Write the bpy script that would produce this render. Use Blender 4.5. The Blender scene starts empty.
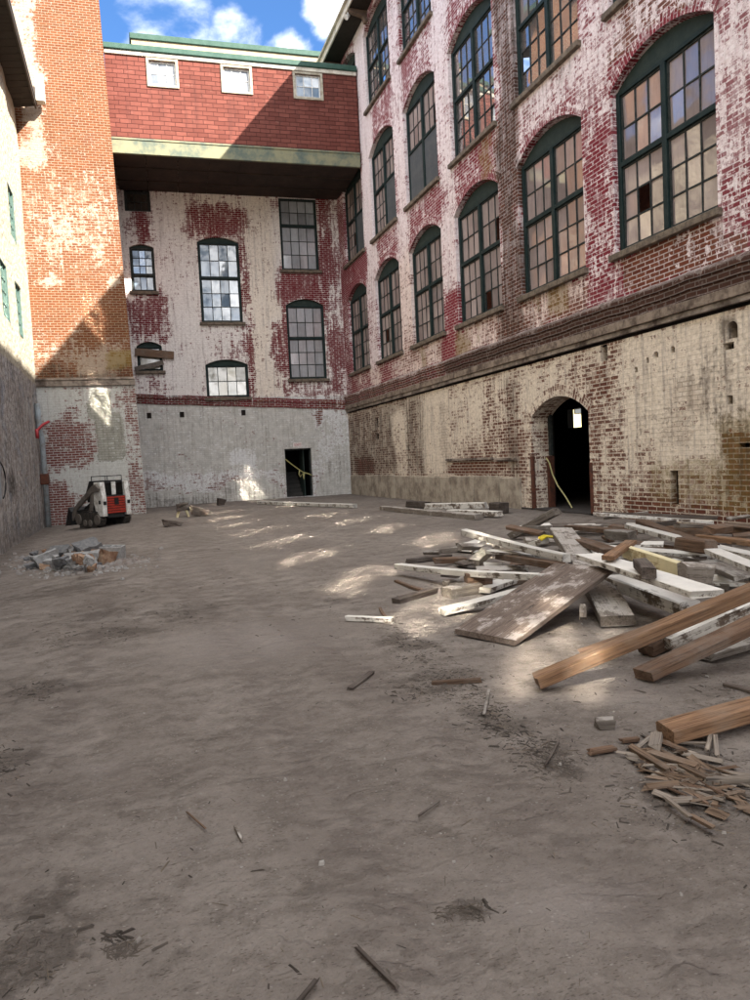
import bpy, bmesh, math, random
from mathutils import Vector, Matrix, noise as mnoise
R = math.radians
rng = random.Random(7)
SC = bpy.context.scene
COL = SC.collection

# ------------------------------------------------------------------ camera
F_PX, EYE = 720.0, 1.6
FW = Vector((0.31545677, 0.9473299, -0.05525484)).normalized()
RT = Vector((0.94674703, -0.31815006, -0.04950352)).normalized()
UP = RT.cross(FW).normalized()
cam = bpy.data.cameras.new('camera'); cam_o = bpy.data.objects.new('camera', cam); COL.objects.link(cam_o)
cam.sensor_fit = 'VERTICAL'; cam.sensor_height = 36.0; cam.lens = F_PX / 1000 * 36.0
cam.clip_start = 0.05; cam.clip_end = 3000
M = Matrix.Identity(4)
for i, a in enumerate((RT, UP, -FW)):
    for j in range(3): M[j][i] = a[j]
M[0][3], M[1][3], M[2][3] = 0, 0, EYE
cam_o.matrix_world = M
SC.camera = cam_o

def sstep(a, b, x):
    t = min(1, max(0, (x - a) / (b - a))); return t * t * (3 - 2 * t)

def gz(x, y):
    """height of the yard: it dips towards the left wall and the far left corner"""
    k = sstep(3, 16, y)
    if x < 0: z = -.06 - .24 * sstep(0, -3.2, x)
    else: z = -.06 + .06 * sstep(0, 5, x)
    z *= k
    if x > 8: z += .06 * sstep(8, 10.1, x) * sstep(26, 16, y)
    return z

def G(px, py, h=0.0):
    """the yard point (raised by h) seen at a spot of the photograph"""
    d = FW * F_PX + RT * (px - 375) - UP * (py - 500)
    z = h
    for _ in range(8):
        t = (z - EYE) / d.z
        p = Vector((0, 0, EYE)) + d * t
        z = gz(p.x, p.y) + h
    return p

# ------------------------------------------------------------------ object helpers
def tag(o, label=None, cat=None, group=None, kind=None):
    if label: o['label'] = label
    if cat: o['category'] = cat
    if group: o['group'] = group
    if kind: o['kind'] = kind
    return o

def empty(name, loc, label, cat, group=None, rz=0):
    o = bpy.data.objects.new(name, None); COL.objects.link(o)
    o.location = loc; o.rotation_euler = (0, 0, rz); o.empty_display_size = .2
    return tag(o, label, cat, group)

def link(name, bm, mats, parent=None, loc=None, smooth=False):
    me = bpy.data.meshes.new(name); bm.to_mesh(me); bm.free()
    for m in (mats if isinstance(mats, (list, tuple)) else [mats]): me.materials.append(m)
    if smooth:
        for p in me.polygons: p.use_smooth = True
    o = bpy.data.objects.new(name, me); COL.objects.link(o)
    if parent:
        o.parent = parent
        if loc is None: o.location = (0, 0, 0)
    if loc is not None: o.location = loc
    return o

def children(o):
    return [c for c in COL.objects if c.parent is o]

def copy_tree(o, parent=None):
    c = o.copy(); COL.objects.link(c)
    if parent: c.parent = parent
    for ch in children(o): copy_tree(ch, c)
    return c

def box(bm, x0, x1, y0, y1, z0, z1, mi=0, mtx=None):
    vs = [bm.verts.new(p) for p in ((x0,y0,z0),(x1,y0,z0),(x1,y1,z0),(x0,y1,z0),(x0,y0,z1),(x1,y0,z1),(x1,y1,z1),(x0,y1,z1))]
    if mtx:
        for v in vs: v.co = mtx @ v.co
    for f in ((3,2,1,0),(4,5,6,7),(0,1,5,4),(1,2,6,5),(2,3,7,6),(3,0,4,7)):
        bm.faces.new([vs[i] for i in f]).material_index = mi
    return vs

def prism(bm, poly, axis, a, b, mi=0, mtx=None):
    """poly: 2D outline; extruded along axis ('x','y','z') from a to b"""
    def P(u, v, w):
        p = {'x': (w, u, v), 'y': (u, w, v), 'z': (u, v, w)}[axis]
        return mtx @ Vector(p) if mtx else Vector(p)
    A = [bm.verts.new(P(u, v, a)) for u, v in poly]; B = [bm.verts.new(P(u, v, b)) for u, v in poly]
    n = len(poly)
    bm.faces.new(A).material_index = mi; bm.faces.new(B[::-1]).material_index = mi
    for i in range(n):
        bm.faces.new((A[i], B[i], B[(i+1) % n], A[(i+1) % n])).material_index = mi

def tube(bm, pts, r, n=8, mi=0):
    pts = [Vector(p) for p in pts]; rings = []
    for i, p in enumerate(pts):
        d = (pts[min(i+1, len(pts)-1)] - pts[max(i-1, 0)]).normalized()
        u = d.cross(Vector((0, 0, 1)));
        if u.length < .01: u = d.cross(Vector((1, 0, 0)))
        u.normalize(); w = d.cross(u)
        rr = r[i] if isinstance(r, (list, tuple)) else r
        rings.append([bm.verts.new(p + (u * math.cos(2*math.pi*k/n) + w * math.sin(2*math.pi*k/n)) * rr) for k in range(n)])
    for a, b in zip(rings, rings[1:]):
        for k in range(n): bm.faces.new((a[k], a[(k+1) % n], b[(k+1) % n], b[k])).material_index = mi
    bm.faces.new(rings[0][::-1]).material_index = mi; bm.faces.new(rings[-1]).material_index = mi

def bevel(bm, w=.01, seg=1):
    bmesh.ops.recalc_face_normals(bm, faces=bm.faces)
    bmesh.ops.bevel(bm, geom=[e for e in bm.edges if e.is_manifold and e.calc_face_angle(0) > .5], offset=w, segments=seg, affect='EDGES', clamp_overlap=True)

# ------------------------------------------------------------------ node helpers
class NT:
    def __init__(s, name):
        s.m = bpy.data.materials.new(name); s.m.use_nodes = True
        s.t = s.m.node_tree; s.t.nodes.clear()
        s.out = s.t.nodes.new('ShaderNodeOutputMaterial')
    def n(s, t, **k):
        o = s.t.nodes.new('ShaderNode' + t)
        for a, v in k.items(): setattr(o, a, v)
        return o
    def l(s, a, b): s.t.links.new(a, b)
    def val(s, sock, v):
        if hasattr(v, 'is_linked') or isinstance(v, bpy.types.NodeSocket): s.l(v, sock)
        elif isinstance(v, (tuple, list)) and len(v) == 3 and sock.type == 'RGBA': sock.default_value = (*v, 1)
        else: sock.default_value = v
    def math(s, op, a, b=0.0, c=None, clamp=False):
        o = s.n('Math', operation=op, use_clamp=clamp); s.val(o.inputs[0], a); s.val(o.inputs[1], b)
        if c is not None: s.val(o.inputs[2], c)
        return o.outputs[0]
    def mix(s, f, a, b, blend='MIX'):
        o = s.n('Mix', data_type='RGBA', blend_type=blend); s.val(o.inputs[0], f); s.val(o.inputs[6], a); s.val(o.inputs[7], b)
        return o.outputs[2]
    def noise(s, vec, scale, detail=6, rough=.6, dist=0.0, col=False):
        o = s.n('TexNoise'); s.l(vec, o.inputs['Vector']); o.inputs['Scale'].default_value = scale
        o.inputs['Detail'].default_value = detail; o.inputs['Roughness'].default_value = rough; o.inputs['Distortion'].default_value = dist
        return o.outputs['Color' if col else 'Fac']
    def mapping(s, vec, scale=(1,1,1), loc=(0,0,0), rot=(0,0,0)):
        o = s.n('Mapping'); s.l(vec, o.inputs[0]); o.inputs['Scale'].default_value = scale; o.inputs['Location'].default_value = loc; o.inputs['Rotation'].default_value = rot
        return o.outputs[0]
    def rng(s, x, a, b, c=0.0, d=1.0, smooth=True):
        o = s.n('MapRange'); o.interpolation_type = 'SMOOTHSTEP' if smooth else 'LINEAR'
        s.val(o.inputs[0], x); s.val(o.inputs[1], a); s.val(o.inputs[2], b); s.val(o.inputs[3], c); s.val(o.inputs[4], d)
        return o.outputs[0]
    def attr(s, name):
        o = s.n('Attribute', attribute_name=name); sp = s.n('SeparateColor'); s.l(o.outputs['Color'], sp.inputs[0]); return sp.outputs
    def uv(s): return s.n('TexCoord').outputs['UV']
    def obj(s): return s.n('TexCoord').outputs['Object']
    def rand(s): return s.n('ObjectInfo').outputs['Random']
    def bump(s, h, dist=.01, strength=1.0, normal=None):
        o = s.n('Bump'); s.val(o.inputs['Height'], h); o.inputs['Distance'].default_value = dist; o.inputs['Strength'].default_value = strength
        if normal: s.l(normal, o.inputs['Normal'])
        return o.outputs[0]
    def finish(s, col, rough=.9, bump=None, metal=0.0, spec=.3):
        b = s.n('BsdfPrincipled'); s.val(b.inputs['Base Color'], col); s.val(b.inputs['Roughness'], rough); s.val(b.inputs['Metallic'], metal)
        b.inputs['Specular IOR Level'].default_value = spec
        if bump: s.l(bump, b.inputs['Normal'])
        s.l(b.outputs[0], s.out.inputs[0]); return s.m

def srgb(r, g, b):
    f = lambda c: (c/255/12.92 if c/255 <= .04045 else ((c/255+.055)/1.055)**2.4)
    return (f(r), f(g), f(b))

BW, BH = .27, .094        # a brick and a course of it, joints included

def brick_material(name, c1, c2, mortar, white=(.62,.55,.53), white2=(.5,.45,.42), red=(.13,.022,.026), red2=(.2,.04,.04), dirt=(.035,.028,.022), moss=(.2,.14,.032), plaster=(.42,.4,.37), courses=1.0, runk=.8):
    """old brickwork: attribute paint = (white paint, red paint, plaster skim), stain = (soot and painted shade, moss, cream tint)"""
    s = NT(name); uv = s.uv()
    P = s.attr('paint'); S = s.attr('stain')
    wob = s.n('VectorMath', operation='ADD'); s.l(uv, wob.inputs[0])
    wn = s.n('VectorMath', operation='SCALE'); s.l(s.noise(uv, 2.2, 3, .6, col=True), wn.inputs[0]); wn.inputs['Scale'].default_value = .022
    s.l(wn.outputs[0], wob.inputs[1]); v = wob.outputs[0]
    def bt(a, b, m, msize=.013, smooth=.25):
        o = s.n('TexBrick'); s.l(v, o.inputs['Vector']); o.inputs['Color1'].default_value = (*a, 1); o.inputs['Color2'].default_value = (*b, 1); o.inputs['Mortar'].default_value = (*m, 1)
        o.inputs['Scale'].default_value = 1; o.inputs['Brick Width'].default_value = BW; o.inputs['Row Height'].default_value = BH
        o.inputs['Mortar Size'].default_value = msize; o.inputs['Mortar Smooth'].default_value = smooth; o.offset = .5; o.offset_frequency = 2; return o
    b1 = bt(c1, c2, mortar); per = bt((0,0,0), (1,1,1), (.5,.5,.5)).outputs['Color']
    mort = b1.outputs['Fac']
    fine = s.noise(v, 38, 4, .7); mid = s.noise(v, 7.5, 6, .7); big = s.noise(v, 1.1, 6, .65); big2 = s.noise(s.mapping(v, loc=(31, 17, 5)), .9, 7, .68)
    mid2 = s.noise(s.mapping(v, loc=(7, 3, 1)), 11, 6, .7)
    streak = s.noise(s.mapping(v, scale=(5.5, .32, 1)), 1.6, 6, .62)
    col = s.mix(s.rng(fine, .3, .75), b1.outputs['Color'], s.mix(1.0, b1.outputs['Color'], (.62,.58,.55), 'MULTIPLY'))
    col = s.mix(s.math('MULTIPLY', s.rng(s.math('ADD', s.math('MULTIPLY', per, .5), s.math('MULTIPLY', mid2, .5)), .52, .75), .6), col, s.mix(1.0, col, (.42, .36, .36), 'MULTIPLY'))
    col = s.mix(s.math('MULTIPLY', s.rng(big2, .52, .7), .35), col, (.09, .035, .025))
    # red paint under the white
    run = s.noise(s.mapping(v, scale=(4.2, .42, 1), loc=(5, 2, 0)), 1.7, 8, .68)
    def cover(a, n1, n2, kp, km, lo=.44, hi=.56, w1=1.0, w2=.95, w3=None):
        w3 = runk if w3 is None else w3
        a = s.math('ADD', a, s.math('MULTIPLY', s.math('SUBTRACT', run, .5), w3))
        t = s.math('ADD', a, s.math('MULTIPLY', s.math('SUBTRACT', n1, .5), w1))
        t = s.math('ADD', t, s.math('MULTIPLY', s.math('SUBTRACT', n2, .5), w2))
        t = s.math('ADD', t, s.math('MULTIPLY', s.math('SUBTRACT', per, .5), kp))
        t = s.math('ADD', t, s.math('MULTIPLY', mort, km))
        return s.rng(t, lo, hi)
    rm = cover(P[1], big, mid2, .1, -.05, w3=-.4)
    col = s.mix(rm, col, s.mix(mid, red, red2))
    pm = cover(P[2], big2, mid, .05, .0, .46, .54, w3=.2)
    pcol = s.mix(s.rng(s.noise(v, 3.0, 7, .7), .3, .7), plaster, tuple(c * .72 for c in plaster))
    frag = s.math('ADD', s.math('MULTIPLY', mid, .62), s.math('MULTIPLY', s.noise(s.mapping(v, loc=(3, 5, 1), scale=(1, 1.5, 1)), 26, 5, .72), .38))
    wm = cover(P[0], big2, frag, .2, .16, .46, .54, .95, 2.1)
    wm2 = s.math('MAXIMUM', s.math('MAXIMUM', wm, s.math('MULTIPLY', s.rng(P[0], .3, .75), .22)), s.math('MULTIPLY', cover(P[0], big, mid2, .3, .5, .4, .6), .4))
    wcol = s.mix(s.rng(mid2, .35, .7), white, white2)
    wcol = s.mix(s.math('MULTIPLY', mort, .16), wcol, s.mix(1.0, wcol, (.62, .58, .54), 'MULTIPLY'))
    wcol = s.mix(S[2], wcol, s.mix(1.0, wcol, (1.0, .94, .84), 'MULTIPLY'))
    wcol = s.mix(s.math('MULTIPLY', s.rng(streak, .5, .68), .38), wcol, (.3, .245, .235))
    col = s.mix(wm2, col, wcol)
    pcol = s.mix(S[2], pcol, s.mix(1.0, pcol, (1.0, .94, .84), 'MULTIPLY'))
    pcol = s.mix(s.math('MULTIPLY', mort, s.rng(mid2, .35, .6, .25 * courses, .75 * courses)), pcol, s.mix(1.0, pcol, (.55, .52, .48), 'MULTIPLY'))
    pcol = s.mix(s.math('MULTIPLY', s.rng(streak, .45, .7), .45), pcol, s.mix(1.0, pcol, (.5, .45, .4), 'MULTIPLY'))
    pcol = s.mix(s.math('MULTIPLY', s.rng(s.math('ADD', s.math('MULTIPLY', per, .25), mid2), .7, .8), .55), pcol, white)
    col = s.mix(pm, col, pcol)
    mm = s.math('MULTIPLY', s.rng(s.math('ADD', S[1], s.math('MULTIPLY', s.math('SUBTRACT', mid, .5), 1.0)), .3, .65), .85)
    col = s.mix(mm, col, s.mix(.7, col, moss))
    dm = s.math('ADD', S[0], s.math('MULTIPLY', s.math('SUBTRACT', streak, .5), .9)); dm = s.math('ADD', dm, s.math('MULTIPLY', s.math('SUBTRACT', mid, .5), .9))
    dm = s.math('MULTIPLY', s.rng(dm, .3, .85), .82)
    col = s.mix(dm, col, s.mix(.75, s.mix(1.0, col, (.35, .3, .27), 'MULTIPLY'), dirt))
    # relief: recessed joints, flaked paint, rough faces
    h = s.math('MULTIPLY', s.math('MULTIPLY', s.math('SUBTRACT', 1.0, mort), s.math('SUBTRACT', 1.0, s.math('MULTIPLY', pm, .45))), s.math('SUBTRACT', 1.0, s.math('MULTIPLY', wm, .4)))
    h = s.math('ADD', h, s.math('MULTIPLY', wm, .35)); h = s.math('ADD', h, s.math('MULTIPLY', pm, .5))
    h = s.math('ADD', h, s.math('MULTIPLY', mid, .8)); h = s.math('ADD', h, s.math('MULTIPLY', fine, .35)); h = s.math('ADD', h, s.math('MULTIPLY', per, .3))
    return s.finish(col, .92, s.bump(h, .012, .85), spec=.2)

def wood_material(name, c1, c2, paint=None, cover=.5, dark=(.03,.024,.02), grey=(.2,.18,.16), greyk=.3):
    s = NT(name); ob = s.obj()
    off = s.n('VectorMath', operation='ADD'); s.l(ob, off.inputs[0]); cx = s.n('CombineXYZ'); r = s.rand()
    s.l(s.math('MULTIPLY', r, 37.0), cx.inputs[0]); s.l(s.math('MULTIPLY', r, 11.0), cx.inputs[1]); s.l(cx.outputs[0], off.inputs[1]); v = off.outputs[0]
    g = s.noise(s.mapping(v, scale=(.9, 16, 16)), 2.2, 6, .65, .4); g2 = s.noise(s.mapping(v, scale=(1.6, 46, 46)), 2, 4, .65); blot = s.noise(v, 3.2, 6, .7)
    kn = s.n('TexVoronoi'); s.l(s.mapping(v, scale=(1.4, 5, 5)), kn.inputs['Vector']); kn.inputs['Scale'].default_value = 1.3
    col = s.mix(s.rng(g, .3, .7), c1, c2)
    col = s.mix(s.math('MULTIPLY', s.rng(g2, .46, .66), .8), col, s.mix(1.0, col, (.38, .33, .3), 'MULTIPLY'))
    col = s.mix(s.math('MULTIPLY', s.rng(blot, .45, .72), greyk), col, grey)
    col = s.mix(s.rng(kn.outputs['Distance'], .05, .13, .85, 0.0), col, dark)
    col = s.mix(s.math('MULTIPLY', s.rng(s.noise(v, 1.3, 5, .7), .55, .8), .7), col, dark)
    h = s.math('ADD', g, s.math('MULTIPLY', g2, .6))
    if paint:
        t = s.math('ADD', s.math('MULTIPLY', blot, .9), s.math('MULTIPLY', g2, .35)); t = s.math('ADD', t, s.math('MULTIPLY', s.noise(v, 14, 5, .7), .35))
        geo = s.n('NewGeometry'); sp = s.n('SeparateXYZ'); 
        tc = s.n('TexCoord'); s.l(tc.outputs['Normal'], sp.inputs[0])
        t = s.math('ADD', t, s.math('MULTIPLY', s.math('ABSOLUTE', sp.outputs[2]), .16))
        pm = s.rng(t, 1.13 - cover*.62 - .06, 1.13 - cover*.62 + .06)
        col = s.mix(pm, col, s.mix(s.rng(blot, .3, .8), paint, tuple(c * .8 for c in paint)))
        h = s.math('ADD', h, s.math('MULTIPLY', pm, .4))
    hv = s.n('HueSaturation'); s.l(col, hv.inputs['Color']); s.l(s.rng(s.rand(), 0, 1, .72, 1.25, False), hv.inputs['Value'])
    return s.finish(hv.outputs[0], .85, s.bump(h, .006, .7), spec=.25)

def plain(name, c, rough=.7, metal=0.0, var=.3, scale=8, bumpd=.003, c2=None, spec=.35):
    s = NT(name); v = s.obj(); n = s.noise(v, scale, 7, .68); n2 = s.noise(v, scale * 5, 4, .6)
    k = s.math('MULTIPLY', s.rng(s.math('ADD', n, s.math('MULTIPLY', s.math('SUBTRACT', n2, .5), .4)), .35, .7), 1.0 if c2 else var * 2)
    col = s.mix(s.math('MINIMUM', k, 1.0), c, c2 or tuple(x * .45 for x in c))
    return s.finish(col, rough, s.bump(s.math('ADD', n, n2), bumpd, .6), metal, spec)

def glass_material(name, tone_lo, tone_hi, refl=.4, rough=.03, spec_tint=(.9,.88,.86)):
    """grimy old panes: a dusty film, or a painted sky or sun tone, over a mirror-like face; it differs from pane to pane"""
    s = NT(name); tone = s.attr('tone'); v = s.uv()
    n = s.noise(v, 2.4, 6, .65); n2 = s.noise(s.mapping(v, scale=(3, .5, 1)), 3, 5, .6)
    col = s.mix(tone[0], tone_lo, tone_hi)
    col = s.mix(s.math('MULTIPLY', s.rng(n2, .4, .75), .4), col, s.mix(1.0, col, (.55, .52, .5), 'MULTIPLY'))
    d = s.n('BsdfDiffuse'); s.l(col, d.inputs[0])
    g = s.n('BsdfGlossy'); g.inputs['Color'].default_value = (*spec_tint, 1); g.inputs['Roughness'].default_value = rough
    s.l(s.bump(s.noise(v, 1.7, 2, .5), .004, .5), g.inputs['Normal'])
    m = s.n('MixShader'); s.l(s.math('ADD', s.math('MULTIPLY', tone[1], .22), s.math('SUBTRACT', refl, s.math('MULTIPLY', s.rng(n, .4, .75), .16))), m.inputs[0]); s.l(d.outputs[0], m.inputs[1]); s.l(g.outputs[0], m.inputs[2])
    s.l(m.outputs[0], s.out.inputs[0]); return s.m

MAT = {}
MAT['mill'] = brick_material('mill_brick', (.15,.042,.026), (.25,.085,.045), (.4,.33,.3), white=(.84,.76,.77), white2=(.66,.53,.54), runk=1.1, red=(.13,.01,.02), red2=(.24,.03,.042))
MAT['mill_low'] = brick_material('mill_brick_base', (.13,.045,.03), (.22,.09,.055), (.4,.34,.29), white=(.82,.75,.66), white2=(.62,.55,.47), red=(.16,.05,.035), red2=(.22,.07,.05), plaster=(.7,.62,.54))
MAT['rear'] = brick_material('rear_brick', (.17,.05,.035), (.23,.08,.055), (.36,.3,.28), white=(.84,.8,.78), white2=(.66,.61,.59), red=(.105,.01,.016), red2=(.19,.026,.032), runk=1.7, plaster=(.46,.45,.43))
MAT['rear_low'] = brick_material('rear_brick_base', (.2,.08,.06), (.25,.11,.085), (.42,.4,.38), white=(.76,.77,.78), white2=(.58,.58,.59), plaster=(.62,.61,.585), courses=.4, runk=.9)
MAT['tower'] = brick_material('tower_brick', (.155, .047, .018), (.23, .088, .037), (.28, .2, .125), white=(.38,.31,.255), white2=(.31,.245,.19))
MAT['tower_low'] = brick_material('tower_brick_base', (.19,.065,.055), (.25,.1,.085), (.5,.46,.44), white=(.58,.59,.58), white2=(.46,.47,.45), plaster=(.4,.4,.36))

# ------------------------------------------------------------------ walls with openings
def blobs(u, z, L, base):
    """base values pulled towards each soft box of L: (channel, u0, u1, z0, z1, softness, value)"""
    v = list(base)
    for ch, u0, u1, z0, z1, sf, val in L:
        k = sstep(u0 - sf, u0 + sf, u) * sstep(u1 + sf, u1 - sf, u) * sstep(z0 - sf, z0 + sf, z) * sstep(z1 + sf, z1 - sf, z)
        v[ch] += (val - v[ch]) * k
    return v

class Wall:
    """a brick wall standing on the line origin + u*U, thickness going along N"""
    def __init__(s, origin, U, N, paint, warp=1.0, hold=-9):
        s.o, s.U, s.N, s.paint, s.warp, s.hold = Vector(origin), Vector(U), Vector(N), paint, warp, hold
    def P(s, u, z, d=0.0): return s.o + s.U * u + Vector((0, 0, z)) + s.N * d
    def build(s, name, mat, u0, u1, z0, z1, openings=(), parent=None, cell=.26, uv=lambda u, z: (u, z), depth=.22, zskew=None):
        """openings: (u0, u1, z0, zspring, zapex, depth)"""
        bm = bmesh.new(); uvl = bm.loops.layers.uv.new('UVMap'); vm = {}
        def V(u, z, d=0.0):
            k = (round(u, 4), round(z, 4), round(d, 4))
            if k not in vm: vm[k] = bm.verts.new(s.P(u, z, d))
            return vm[k]
        UVs = {}
        def face(pts, uvs=None):
            vs = [V(*p) for p in pts]
            if len(set(vs)) < 3: return
            ded = []
            for i, w in enumerate(vs):
                if w not in [x for x, _ in ded]: ded.append((w, uvs[i] if uvs else uv(pts[i][0], pts[i][1])))
            try: f = bm.faces.new([x for x, _ in ded])
            except ValueError: return
            for lp, (_, q) in zip(f.loops, ded): lp[uvl].uv = q
        def cuts(a, b, extra):
            c = sorted(set([a, b] + [e for e in extra if a < e < b])); out = [c[0]]
            for e in c[1:]:
                n = max(1, int(math.ceil((e - out[-1]) / cell))); st = out[-1]
                out += [st + (e - st) * (i + 1) / n for i in range(n)]
            return out
        cu = cuts(u0, u1, [e for o in openings for e in o[:2]]); cz = cuts(z0, z1, [e for o in openings for e in (o[2], o[4])])
        for a, b in zip(cu, cu[1:]):
            for c, d in zip(cz, cz[1:]):
                mu, mz = (a + b) / 2, (c + d) / 2
                if any(o[0] < mu < o[1] and o[2] < mz < o[4] for o in openings): continue
                face([(a, c), (b, c), (b, d), (a, d)])
        for o in openings:
            a, b, c, sp, ap, dep = o
            n = 16; half = (b - a) / 2; rise = ap - sp
            arc = []
            for i in range(n + 1):
                u = a + (b - a) * i / n
                if rise > .01:
                    r = (half * half + rise * rise) / (2 * rise); z = ap - r + math.sqrt(max(0, r * r - (u - (a + b) / 2) ** 2))
                else: z = ap
                arc.append((u, z))
            if rise > .01:
                for (ua, za), (ub, zb) in zip(arc, arc[1:]):
                    q = [(ua, za), (ub, zb), (ub, ap), (ua, ap)]
                    if abs(za - ap) < 1e-4: q = [(ua, za), (ub, zb), (ub, ap)]
                    if abs(zb - ap) < 1e-4: q = [(ua, za), (ub, zb), (ua, ap)]
                    face(q)
            nz = max(1, int((sp - c) / cell)); zl = [c + (sp - c) * i / nz for i in range(nz + 1)]
            for za, zb in zip(zl, zl[1:]):
                for e, sg in ((a, -1), (b, 1)):
                    face([(e, za), (e, zb), (e, zb, dep), (e, za, dep)], [uv(e, za), uv(e, zb), (uv(e, zb)[0] + sg * dep, uv(e, zb)[1]), (uv(e, za)[0] + sg * dep, uv(e, za)[1])])
            for (ua, za), (ub, zb) in zip(arc, arc[1:]):
                face([(ua, za), (ub, zb), (ub, zb, dep), (ua, za, dep)], [(0, ua), (0, ub), (dep, ub), (dep, ua)])
            face([(a, c), (b, c), (b, c, dep), (a, c, dep)], [(a, c), (b, c), (b, c - dep), (a, c - dep)])
        o = link(name, bm, mat, parent)
        s.stamp(o)
        return o
    def stamp(s, o):
        me = o.data
        pa = me.color_attributes.new('paint', 'FLOAT_COLOR', 'POINT'); sa = me.color_attributes.new('stain', 'FLOAT_COLOR', 'POINT')
        for i, v in enumerate(me.vertices):
            q = v.co - s.o; u, z = q.dot(s.U), q.z
            k = .5 * mnoise.fractal(Vector((u * .9, z * .5, 3.7)), .9, 2.1, 4); j = .42 * mnoise.fractal(Vector((u * .8, z * .7, 11.2)), .9, 2.1, 4)
            p = s.paint(u + k * s.warp, z + j * s.warp * min(1, abs(z - s.hold) / .8))
            pa.data[i].color = (p[0], p[1], p[2], 1); sa.data[i].color = (p[3], p[4], p[5], 1)
    def strip(s, name, mat, u0, u1, prof, parent, cell=.4, lift=None):
        """a moulding: prof is a list of (z, d) going up, extruded along u; d < 0 stands proud"""
        bm = bmesh.new(); uvl = bm.loops.layers.uv.new('UVMap')
        n = max(1, int((u1 - u0) / cell)); rows = []; ln = [0]
        for (za, da), (zb, db) in zip(prof, prof[1:]): ln.append(ln[-1] + math.hypot(zb - za, db - da))
        for i in range(n + 1):
            u = u0 + (u1 - u0) * i / n; j = (lift(u) if lift else 0)
            rows.append([bm.verts.new(s.P(u, z + j, d)) for z, d in prof])
        for i, (A, B) in enumerate(zip(rows, rows[1:])):
            ua, ub = u0 + (u1 - u0) * i / n, u0 + (u1 - u0) * (i + 1) / n
            for k in range(len(prof) - 1):
                f = bm.faces.new((A[k], B[k], B[k+1], A[k+1]))
                for lp, q in zip(f.loops, ((ua, ln[k]), (ub, ln[k]), (ub, ln[k+1]), (ua, ln[k+1]))): lp[uvl].uv = (q[0], q[1] + prof[0][0])
        for A in (rows[0], rows[-1]): bm.faces.new(A)
        o = link(name, bm, mat, parent); s.stamp(o); return o
    def ring(s, name, mat, a, b, sp, ap, parent, w=.26, proud=.018):
        """the arch of bricks on edge over an opening"""
        bm = bmesh.new(); uvl = bm.loops.layers.uv.new('UVMap')
        half, rise, mu = (b - a) / 2, ap - sp, (a + b) / 2; r = (half * half + rise * rise) / (2 * rise); cz = ap - r
        th = math.asin(half / r); n = 18; rows = []
        for i in range(n + 1):
            t = -th * 1.03 + 2.06 * th * i / n
            q = lambda rr, d: bm.verts.new(s.P(mu + rr * math.sin(t), cz + rr * math.cos(t), d))
            rows.append(((q(r, .05), q(r, -proud), q(r + w, -proud), q(r + w, .01)), t * r))
        for (A, ta), (B, tb) in zip(rows, rows[1:]):
            for k, (ra, rb) in enumerate(((-.05, 0), (0, w), (w, w + .03))):
                f = bm.faces.new((A[k], B[k], B[k+1], A[k+1]))
                for lp, c in zip(f.loops, ((ra, ta), (ra, tb), (rb, tb), (rb, ta))): lp[uvl].uv = (c[0] + mu * 3.1, c[1])
        bm.faces.new(rows[0][0]); bm.faces.new(rows[-1][0])
        o = link(name, bm, mat, parent); s.stamp(o); return o

# ------------------------------------------------------------------ windows
MAT['green'] = plain('bottle_green_paint', (.006,.017,.017), .6, var=.25, scale=5, c2=(.016,.029,.028), spec=.2)
MAT['green_board'] = plain('green_board', (.017,.029,.026), .75, scale=3, c2=(.03,.042,.038), spec=.2)
MAT['grey_board'] = plain('grey_board', (.06,.068,.075), .75, scale=2.5, c2=(.085,.09,.095))
MAT['sill'] = plain('sill_stone', (.09,.07,.055), .85, scale=6, c2=(.2,.16,.12))
MAT['muntin'] = plain('muntin_paint', (.014,.02,.02), .7, scale=9, c2=(.05,.052,.05), spec=.2)
MAT['pane'] = glass_material('grimy_glass', (.21,.17,.162), (.37,.3,.285), refl=.08)
MAT['pane_clear'] = glass_material('clearer_glass', (.1,.088,.085), (.24,.2,.19), refl=.3)
MAT['pane_sky'] = glass_material('painted_sky_glass', (.13,.19,.27), (.3,.4,.52), refl=.06, rough=.03)  # reflected sky painted in as a blue pane colour
MAT['pane_pale'] = glass_material('screened_glass', (.24,.25,.27), (.38,.4,.43), refl=.12, rough=.1)
MAT['pane_cream'] = glass_material('painted_sunlight_glass', (.22,.21,.17), (.6,.57,.45), refl=.05, rough=.1)  # sunlight seen in the panes painted as a cream colour
MAT['pane_dark'] = glass_material('dark_glass', (.02,.018,.016), (.07,.055,.045), refl=.14, rough=.05)

def quad_panes(cells, tilt, mat, name, parent, seed):
    """cells: (x0,x1,z0,z1) rectangles in a window's own x/z plane; every pane leans a little its own way"""
    r = random.Random(seed); bm = bmesh.new(); uvl = bm.loops.layers.uv.new('UVMap'); tones = []
    for x0, x1, z0, z1 in cells:
        tx, tz = r.gauss(0, tilt), r.gauss(0, tilt); t = (r.random(), r.random())
        vs = [bm.verts.new((x, .0 + tx * (x - (x0 + x1) / 2) + tz * (z - (z0 + z1) / 2), z)) for x, z in ((x0, z0), (x1, z0), (x1, z1), (x0, z1))]
        f = bm.faces.new(vs); o = r.random() * 50
        for lp, q in zip(f.loops, ((x0, z0), (x1, z0), (x1, z1), (x0, z1))): lp[uvl].uv = (q[0] + o, q[1])
        tones += [t] * 4
    ob = link(name, bm, mat, parent)
    a = ob.data.color_attributes.new('tone', 'FLOAT_COLOR', 'POINT')
    for i, t in enumerate(tones): a.data[i].color = (t[0], t[1], 0, 1)
    return ob

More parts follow.
